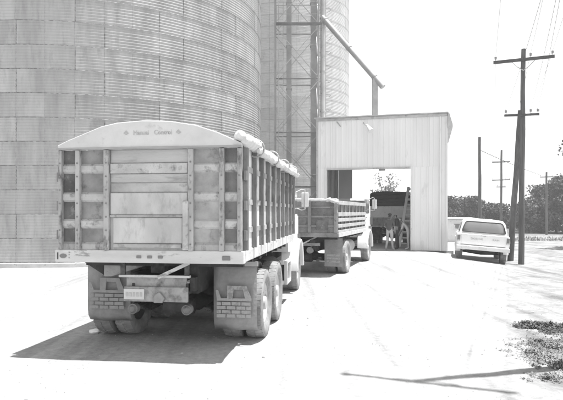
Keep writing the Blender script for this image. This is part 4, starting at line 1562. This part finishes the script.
def crossarm(root, c, length, direction, pins, tilt=0.0, braces=True, sec=0.1, off=0.16):
    direction = Vector(direction)
    fwd = Vector((direction.y, -direction.x, 0)).normalized()
    c = Vector(c) + fwd * off
    a = c - direction * length / 2 - Vector((0, 0, tilt * length / 2))
    b = c + direction * length / 2 + Vector((0, 0, tilt * length / 2))
    arm = MB().bar(a, b, sec * 0.9, sec * 1.15).build("crossarm", 'wood_arm', root)
    if braces:
        for s in (-1, 1):
            p = c + direction * (s * length * 0.19) + Vector((0, 0, -sec * 0.4 + s * tilt * length * 0.19)) - fwd * sec * 0.6
            q = Vector(c) - fwd * (sec * 0.6) + Vector((0, 0, -0.42))
            MB().tube([p, p.lerp(q, 0.5) + Vector((0, 0, -0.03)), q], 0.016, 5).build("brace", 'steel_mid', root)
    tips = []
    for t in pins:
        p = a.lerp(b, t) + Vector((0, 0, sec * 0.57))
        m = MB().tube([p - Vector((0, 0, 0.03)), p + Vector((0, 0, 0.1))], 0.012, 5)
        m.tube([p + Vector((0, 0, 0.07)), p + Vector((0, 0, 0.11)), p + Vector((0, 0, 0.16)), p + Vector((0, 0, 0.2))], [0.05, 0.045, 0.05, 0.02], 10)
        m.build("insulator", 'porcelain', arm, smooth=True)
        tips.append(root.location + p + Vector((0, 0, 0.19)))
    return tips


def wire(a, b, sag, label, r=0.0045, group="overhead wires"):
    a, b = Vector(a), Vector(b)
    pts = []
    for i in range(25):
        t = i / 24
        p = a.lerp(b, t)
        p.z -= sag * 4 * t * (1 - t)
        pts.append(p - a)
    o = MB().tube(pts, r, 5).build("overhead_wire", 'wire', smooth=True)
    o.location = a
    tag(o, label, "wire", group)


bx, by_ = at(521, 259, 21.9).x, 21.9
mainp, d = pole_obj("utility_pole", (bx, by_, gz(bx, by_)), at(523.5, 49, 21.9), 0.115, 0.085, "tall upright utility pole with two crossarms right of the white vehicle")
tipsA = crossarm(mainp, (0.09, 0, at(0, 60.5, 21.9).z - mainp.location.z), 2.22, ARM, (0.04, 0.62, 0.97), tilt=0.012)
tipsB = crossarm(mainp, (0.02, 0, at(0, 115.5, 21.9).z - mainp.location.z), 1.28, ARM, (0.05, 0.76, 0.96), tilt=-0.02, braces=False, sec=0.075)

lx = at(510, 255, 23.6)
leanp, _ = pole_obj("utility_pole", (lx.x, 23.6, gz(lx.x, 23.6)), at(520.6, 110, 22.25), 0.13, 0.10, "leaning brace pole propped against the upright pole with two crossarms")

nearp, _ = pole_obj("utility_pole", (3.74, 6.62, 0), (3.74, 6.02, 10.0), 0.11, 0.06, "utility pole standing in the grass patch, casting the long thin shadow")
tipsN = crossarm(nearp, (0, -0.573, 9.55), 1.85, ARM, (0.04, 0.62, 0.97), sec=0.075, off=0.11)
tipsN2 = [nearp.location + Vector((0, 0.07 - 0.06 * z, z)) for z in (7.2, 7.45, 7.7)]

fx = at(501, 215, 75)
farp, _ = pole_obj("utility_pole", (fx.x, 75, gz(fx.x, 75)), at(501.5, 150, 75), 0.17, 0.13, "distant utility pole with three crossarms rising above the tree line")
tipsF = crossarm(farp, (0, 0, at(0, 162, 75).z - farp.location.z), 2.3, ARM, (0.04, 0.62, 0.97), sec=0.14)
tipsF2 = crossarm(farp, (0, 0, at(0, 180, 75).z - farp.location.z), 2.3, ARM, (0.05, 0.76, 0.96), braces=False, sec=0.14)
crossarm(farp, (0, 0, at(0, 187, 75).z - farp.location.z), 1.2, ARM, (0.1, 0.9), braces=False, sec=0.12)

px_ = at(480, 215, 45)
plain, _ = pole_obj("utility_pole", (px_.x, 45, gz(px_.x, 45)), at(479.5, 137, 45), 0.15, 0.12, "plain pole without crossarm rising behind the white vehicle")
rx_ = at(546.5, 215, 68)
rightp, _ = pole_obj("utility_pole", (rx_.x, 68, gz(rx_.x, 68)), at(546.5, 172, 68), 0.14, 0.11, "short thin pole standing in front of the dense roadside trees")
tipsR = crossarm(rightp, (0, 0, at(0, 177, 68).z - rightp.location.z), 1.5, ARM, (0.05, 0.95), braces=False, sec=0.1)

for a, b in zip(tipsA, tipsN):
    wire(a, b, 0.25, "thin wire running overhead from the two-crossarm pole's upper crossarm")
for a, b in zip(tipsB, tipsN2):
    wire(a, b, 0.3, "thin wire running overhead from the two-crossarm pole's lower crossarm")
for a, b in zip(tipsA, tipsF):
    wire(a, b, 0.8, "thin wire from the two-crossarm pole to the distant pole", r=0.006)
wire(at(480, 150, 44.9), tipsR[0], 0.1, "thin wire from the plain pole to the short roadside pole", r=0.028)


# ------------------------------------------------------------------ trees, shrubs, grass
def leaf_cloud(rng, clumps, nper, size, flat=0.6):
    V = []
    for (c, r) in clumps:
        n = max(8, int(nper * (r ** 2)))
        d = rng.normal(size=(n, 3))
        d /= np.linalg.norm(d, axis=1)[:, None]
        rr = r * rng.uniform(0.35, 1.08, n) ** 0.6
        p = np.array(c) + d * rr[:, None] * np.array([1, 1, 0.8])
        u = rng.normal(size=(n, 3))
        u /= np.linalg.norm(u, axis=1)[:, None]
        w = np.cross(u, d + 0.7 * rng.normal(size=(n, 3)))
        w /= np.linalg.norm(w, axis=1)[:, None] + 1e-6
        s = size * rng.uniform(0.6, 1.3, n)[:, None]
        q = np.stack([p - u * s, p + w * s * flat, p + u * s, p - w * s * flat], axis=1)
        V.append(q.reshape(-1, 3))
    V = np.concatenate(V)
    return V


def quads_mesh(name, V, mat):
    n = len(V) // 4
    me = bpy.data.meshes.new(name)
    me.vertices.add(len(V))
    me.vertices.foreach_set("co", V.astype(np.float32).ravel())
    me.loops.add(n * 4)
    me.loops.foreach_set("vertex_index", np.arange(n * 4, dtype=np.int32))
    me.polygons.add(n)
    me.polygons.foreach_set("loop_start", np.arange(0, n * 4, 4, dtype=np.int32))
    me.materials.append(MATS[mat])
    me.update(calc_edges=True)
    return me


def tree(name, x, y, h, rx, label, seed, mat='leaf', low=0.25, nclump=26, nper=260, size=0.16, group="trees along the horizon"):
    rng = np.random.default_rng(seed)
    zb = gz(x, y)
    root = empty(name, (x, y, zb))
    tag(root, label, "tree", group)
    m = MB()
    th = h * 0.45
    m.tube([(0, 0, -0.2), (0.05, 0, th * 0.4), (0.1, 0.05, th), (0.0, 0.1, h * 0.75)], [h * 0.03, h * 0.024, h * 0.018, h * 0.006], 9)
    clumps = []
    for k in range(nclump):
        a = rng.uniform(0, 2 * math.pi)
        t = rng.uniform(low, 0.95)
        env = math.sin(math.pi * min(1, max(0.06, (t - low * 0.7) / (1.06 - low * 0.7)))) ** 0.55
        r = rx * env * math.sqrt(rng.uniform(0.1, 1.0))
        cr = rx * rng.uniform(0.2, 0.4)
        c = (r * math.cos(a), r * math.sin(a), min(h - cr * 0.75, t * h))
        clumps.append((c, cr))
        if k % 2 == 0:
            m.tube([(0.06, 0.03, th * rng.uniform(0.5, 1.1)), (c[0] * 0.5, c[1] * 0.5, c[2] * 0.8), c], [h * 0.011, h * 0.007, h * 0.002], 6)
    m.build("trunk", 'bark', root, smooth=True)
    V = leaf_cloud(rng, clumps, nper, size)
    o = bpy.data.objects.new("crown", quads_mesh("crown", V, mat))
    COL.objects.link(o)
    o.parent = root


def tpx(px, Y):
    return (px - 281.5) / F * Y


def hpx(py, Y):
    return EYE - (py - 212) / F * Y - gz(0, Y)


TREES = [
    (440, 84, 200, 3.6, "round tree behind the shed's right corner"),
    (458, 82, 194, 3.4, "bushy tree above the low white storage shed"),
    (471, 86, 198, 2.8, "lower tree between the storage shed and the plain pole"),
    (488, 84, 201, 3.0, "small dense tree left of the distant three-crossarm pole"),
    (503, 88, 210, 2.6, "low bush-like tree at the foot of the distant pole"),
    (514, 86, 216, 2.4, "lowest tree behind the leaning brace pole"),
    (531, 74, 199, 2.5, "dark tree right of the upright pole"),
    (541, 78, 183, 3.2, "tall dark tree behind the short roadside pole"),
    (556, 74, 180, 3.3, "broad dark tree overhanging the roadside"),
    (575, 72, 172, 3.8, "largest dark tree at the road's far bend"),
    (600, 74, 178, 4.0, "dark tree past the road's far bend"),
]
for i, (px, Y, py, rx, lab) in enumerate(TREES):
    tree("shade_tree", tpx(px, Y), Y, hpx(py, Y), rx, lab, 100 + i, low=0.08, nclump=34, nper=150, size=0.2)
tree("shade_tree", tpx(385, 72), 72, hpx(171, 72), 2.3, "feathery tree paled by painted flare, seen through the shed doorway", 55, mat='leaf_flare', low=0.3, nclump=22, nper=85, size=0.15)
tree("shade_tree", 18.6, 31.5, 6.4, 2.6, "roadside tree whose branch tip reaches in over the road", 77, low=0.45, nclump=26, nper=300, size=0.12)


def grass_patch(name, spots, label, mat, count, hmin, hmax, seed, wid=0.012):
    rng = np.random.default_rng(seed)
    V = []
    n = 0
    while n < count:
        (cx, cy, rx, ry, dens) = spots[rng.integers(len(spots))]
        if rng.uniform() > dens:
            continue
        a, r = rng.uniform(0, 2 * math.pi), math.sqrt(rng.uniform(0, 1))
        x, y = cx + rx * r * math.cos(a), cy + ry * r * math.sin(a)
        if mnoise.noise(Vector((x * 3.0, y * 3.0, seed))) < -0.05:
            continue
        hgt = rng.uniform(hmin, hmax) * (1.15 - r * 0.7)
        b = rng.uniform(0, 2 * math.pi)
        lean = rng.uniform(0.1, 0.7) * hgt
        z = gz(x, y) - 0.02
        w = wid * rng.uniform(0.6, 1.4)
        px, py = -math.sin(b) * w, math.cos(b) * w
        lx_, ly_ = math.cos(b) * lean, math.sin(b) * lean
        V += [(x - px, y - py, z), (x + px, y + py, z), (x + lx_ * 0.6 + px * 0.6, y + ly_ * 0.6 + py * 0.6, z + hgt * 0.65), (x + lx_, y + ly_, z + hgt)]
        n += 1
    o = bpy.data.objects.new(name, quads_mesh(name, np.array(V), mat))
    COL.objects.link(o)
    tag(o, label, "grass", kind="stuff")
    return o


def weed_patch(name, spots, label, mat, count, hmax, seed):
    """low broad-leaved weeds: short leaves on many small rosettes"""
    rng = np.random.default_rng(seed)
    V = []
    n = 0
    while n < count:
        (cx, cy, rx, ry, dens) = spots[rng.integers(len(spots))]
        if rng.uniform() > dens:
            continue
        a, r = rng.uniform(0, 2 * math.pi), rng.uniform(0, 1.25)
        x, y = cx + rx * r * math.cos(a), cy + ry * r * math.sin(a)
        if mnoise.noise(Vector((x * 4.0, y * 4.0, seed))) + 0.5 * mnoise.noise(Vector((x * 11.0, y * 11.0, seed))) < rng.uniform(-0.5, 0.55) + 0.25 * r:
            continue
        hg = hmax * rng.uniform(0.2, 1.0) * max(0.2, 1.1 - 0.8 * r)
        for k in range(rng.integers(4, 9)):
            b = rng.uniform(0, 2 * math.pi)
            z0_ = rng.uniform(0.0, hg)
            l = rng.uniform(0.015, 0.045)
            w = l * rng.uniform(0.12, 0.4)
            ox, oy = rng.normal(0, 0.02, 2)
            dx, dy = math.cos(b), math.sin(b)
            el = rng.uniform(-0.3, 1.0)
            c = np.array((x + ox, y + oy, gz(x, y) + z0_ + 0.004))
            d = np.array((dx * math.cos(el), dy * math.cos(el), math.sin(el))) * l
            q = np.array((-dy, dx, 0.3 * rng.normal())) * w
            V += [c, c + d * 0.5 + q, c + d, c + d * 0.5 - q]
        for k in range(rng.integers(0, 3)):
            b = rng.uniform(0, 2 * math.pi)
            ox, oy = rng.normal(0, 0.025, 2)
            hb = hg * rng.uniform(0.5, 1.2) + 0.01
            c = np.array((x + ox, y + oy, gz(x, y) - 0.01))
            q = np.array((-math.sin(b), math.cos(b), 0)) * 0.0035
            t = np.array((math.cos(b) * hb * 0.5, math.sin(b) * hb * 0.5, hb))
            V += [c - q, c + q, c + t * np.array((0.4, 0.4, 0.65)) + q * 0.7, c + t]
        n += 1
    o = bpy.data.objects.new(name, quads_mesh(name, np.array(V), mat))
    COL.objects.link(o)
    tag(o, label, "grass", kind="stuff")
    return o


def G(px, py):
    Y = EYE * F / (py - 212)
    return tpx(px, Y), Y


WEEDS = ((528, 325, 0.22, 0.18, 0.3), (538, 327, 0.3, 0.22, 0.9), (550, 328, 0.35, 0.26, 1.0), (562, 329, 0.45, 0.3, 1.0), (580, 334, 0.6, 0.5, 1.0), (600, 350, 0.7, 0.6, 1.0))
sp = [G(px, py) + (rx, ry, dn) for (px, py, rx, ry, dn) in WEEDS]
weed_patch("weeds", sp, "dark tufts of weeds on the roadside shoulder", 'grass', 2500, 0.085, 5)
SPARSE = ((538, 343, 0.4, 0.3, 0.6), (530, 352, 0.3, 0.3, 0.35), (542, 357, 0.35, 0.3, 0.6), (552, 367, 0.3, 0.13, 1.0), (563, 365, 0.3, 0.15, 1.0), (556, 348, 0.35, 0.25, 0.5), (548, 379, 0.25, 0.15, 0.25), (585, 372, 0.4, 0.3, 1.0))
sp = [G(px, py) + (rx, ry, dn) for (px, py, rx, ry, dn) in SPARSE]
weed_patch("weeds", sp, "sparse low weeds between the dark tufts and the pole shadow", 'grass_mid', 1300, 0.06, 6)
sp = []
for k in range(40):
    x = 16 + k * 0.9
    sp.append((x, 50 + 6 * math.sin(k * 1.7) + 0.25 * k, 2.2, 1.6, 1.0))
grass_patch("verge_grass", sp, "dry verge grass along the far road edge below the trees", 'grass_dry', 4000, 0.1, 0.4, 7, wid=0.05)


def pebbles():
    rng = np.random.default_rng(9)
    m = MB()
    for k in range(3500):
        y = rng.uniform(3.5, 24) ** 1.0
        x = rng.uniform(-0.6, 0.62) * y
        s = rng.uniform(0.003, 0.011) * (2.0 if rng.uniform() < 0.05 else 1)
        z = gz(x, y) + s * 0.2
        v = []
        for (a, b, c) in ((1, 0, 0), (0, 1, 0), (-1, 0, 0), (0, -1, 0), (0, 0, 0.8), (0, 0, -0.8)):
            j = rng.uniform(0.6, 1.3)
            v.append((x + a * s * j, y + b * s * j, z + c * s * j))
        m.add(v, [(0, 1, 4), (1, 2, 4), (2, 3, 4), (3, 0, 4), (1, 0, 5), (2, 1, 5), (3, 2, 5), (0, 3, 5)])
    o = m.build("gravel", 'stone', fix=False)
    tag(o, "loose pebbles scattered over the pale drive", "gravel", kind="stuff")


pebbles()


def litter():
    x, y = G(95, 333)
    rng = random.Random(2)
    bm = bmesh.new()
    bmesh.ops.create_icosphere(bm, subdivisions=2, radius=0.07)
    for v in bm.verts:
        k = 1 + 0.5 * mnoise.noise(v.co * 30)
        v.co = Vector((v.co.x * k * 1.3, v.co.y * k, (v.co.z * k) * 0.55))
    me = bpy.data.meshes.new("paper_scrap")
    bm.to_mesh(me)
    bm.free()
    me.materials.append(MATS['paper'])
    o = bpy.data.objects.new("paper_scrap", me)
    COL.objects.link(o)
    o.location = (x, y, 0.03)
    tag(o, "crumpled white paper scrap on the ground by the truck's left rear wheels", "litter")


litter()


# ------------------------------------------------------------------ low white storage shed far behind the vehicle
def storage_shed():
    Y = 41
    x0, x1 = tpx(440, Y), tpx(476, Y)
    z = gz((x0 + x1) / 2, Y)
    root = empty("storage_shed", ((x0 + x1) / 2, Y, z), R(-8))
    tag(root, "low white storage shed behind the white vehicle, below the trees", "shed")
    w = (x1 - x0) / 2
    H = EYE - 6 / F * Y - z
    MB().box(-w, w, 0, 2.4, -0.2, H - 0.12).build("wall", 'white_paint_dull', root)
    MB().prism([(-0.15, H - 0.12), (2.55, H - 0.02), (2.55, H + 0.03), (-0.15, H - 0.06)], -w - 0.12, w + 0.12, 'x').build("roof", 'roof_far', root)
    wdw = MB().box(-0.35, 0.25, -0.03, -0.002, 0.95, 1.4).build("window", 'white_paint_dull', root)
    MB().box(-0.29, 0.19, -0.04, -0.031, 1.0, 1.35).build("pane", 'glass', wdw)
    MB().box(0.6, 1.1, -0.03, -0.002, -0.1, 1.5).build("door", 'steel_mid', root)


storage_shed()


# ------------------------------------------------------------------ haze volume added to imitate flare over distant things
def haze():
    m = bpy.data.materials.new("haze")
    m.use_nodes = True
    nt = m.node_tree
    for n in list(nt.nodes):
        nt.nodes.remove(n)
    out = nt.nodes.new("ShaderNodeOutputMaterial")
    pv = nt.nodes.new("ShaderNodeVolumePrincipled")
    pv.inputs["Color"].default_value = (0.95, 0.95, 0.95, 1)
    pv.inputs["Density"].default_value = 0.0016
    pv.inputs["Anisotropy"].default_value = 0.2
    nt.links.new(pv.outputs[0], out.inputs["Volume"])
    MATS["haze"] = m
    o = MB().box(-420, 420, -230, 420, -2.2, 25.5).build("haze", "haze")
    o["kind"] = "stuff"
    o["label"] = "thin haze added over the whole yard for a flared look"
    o["category"] = "haze"
    o.display_type = 'WIRE'


haze()
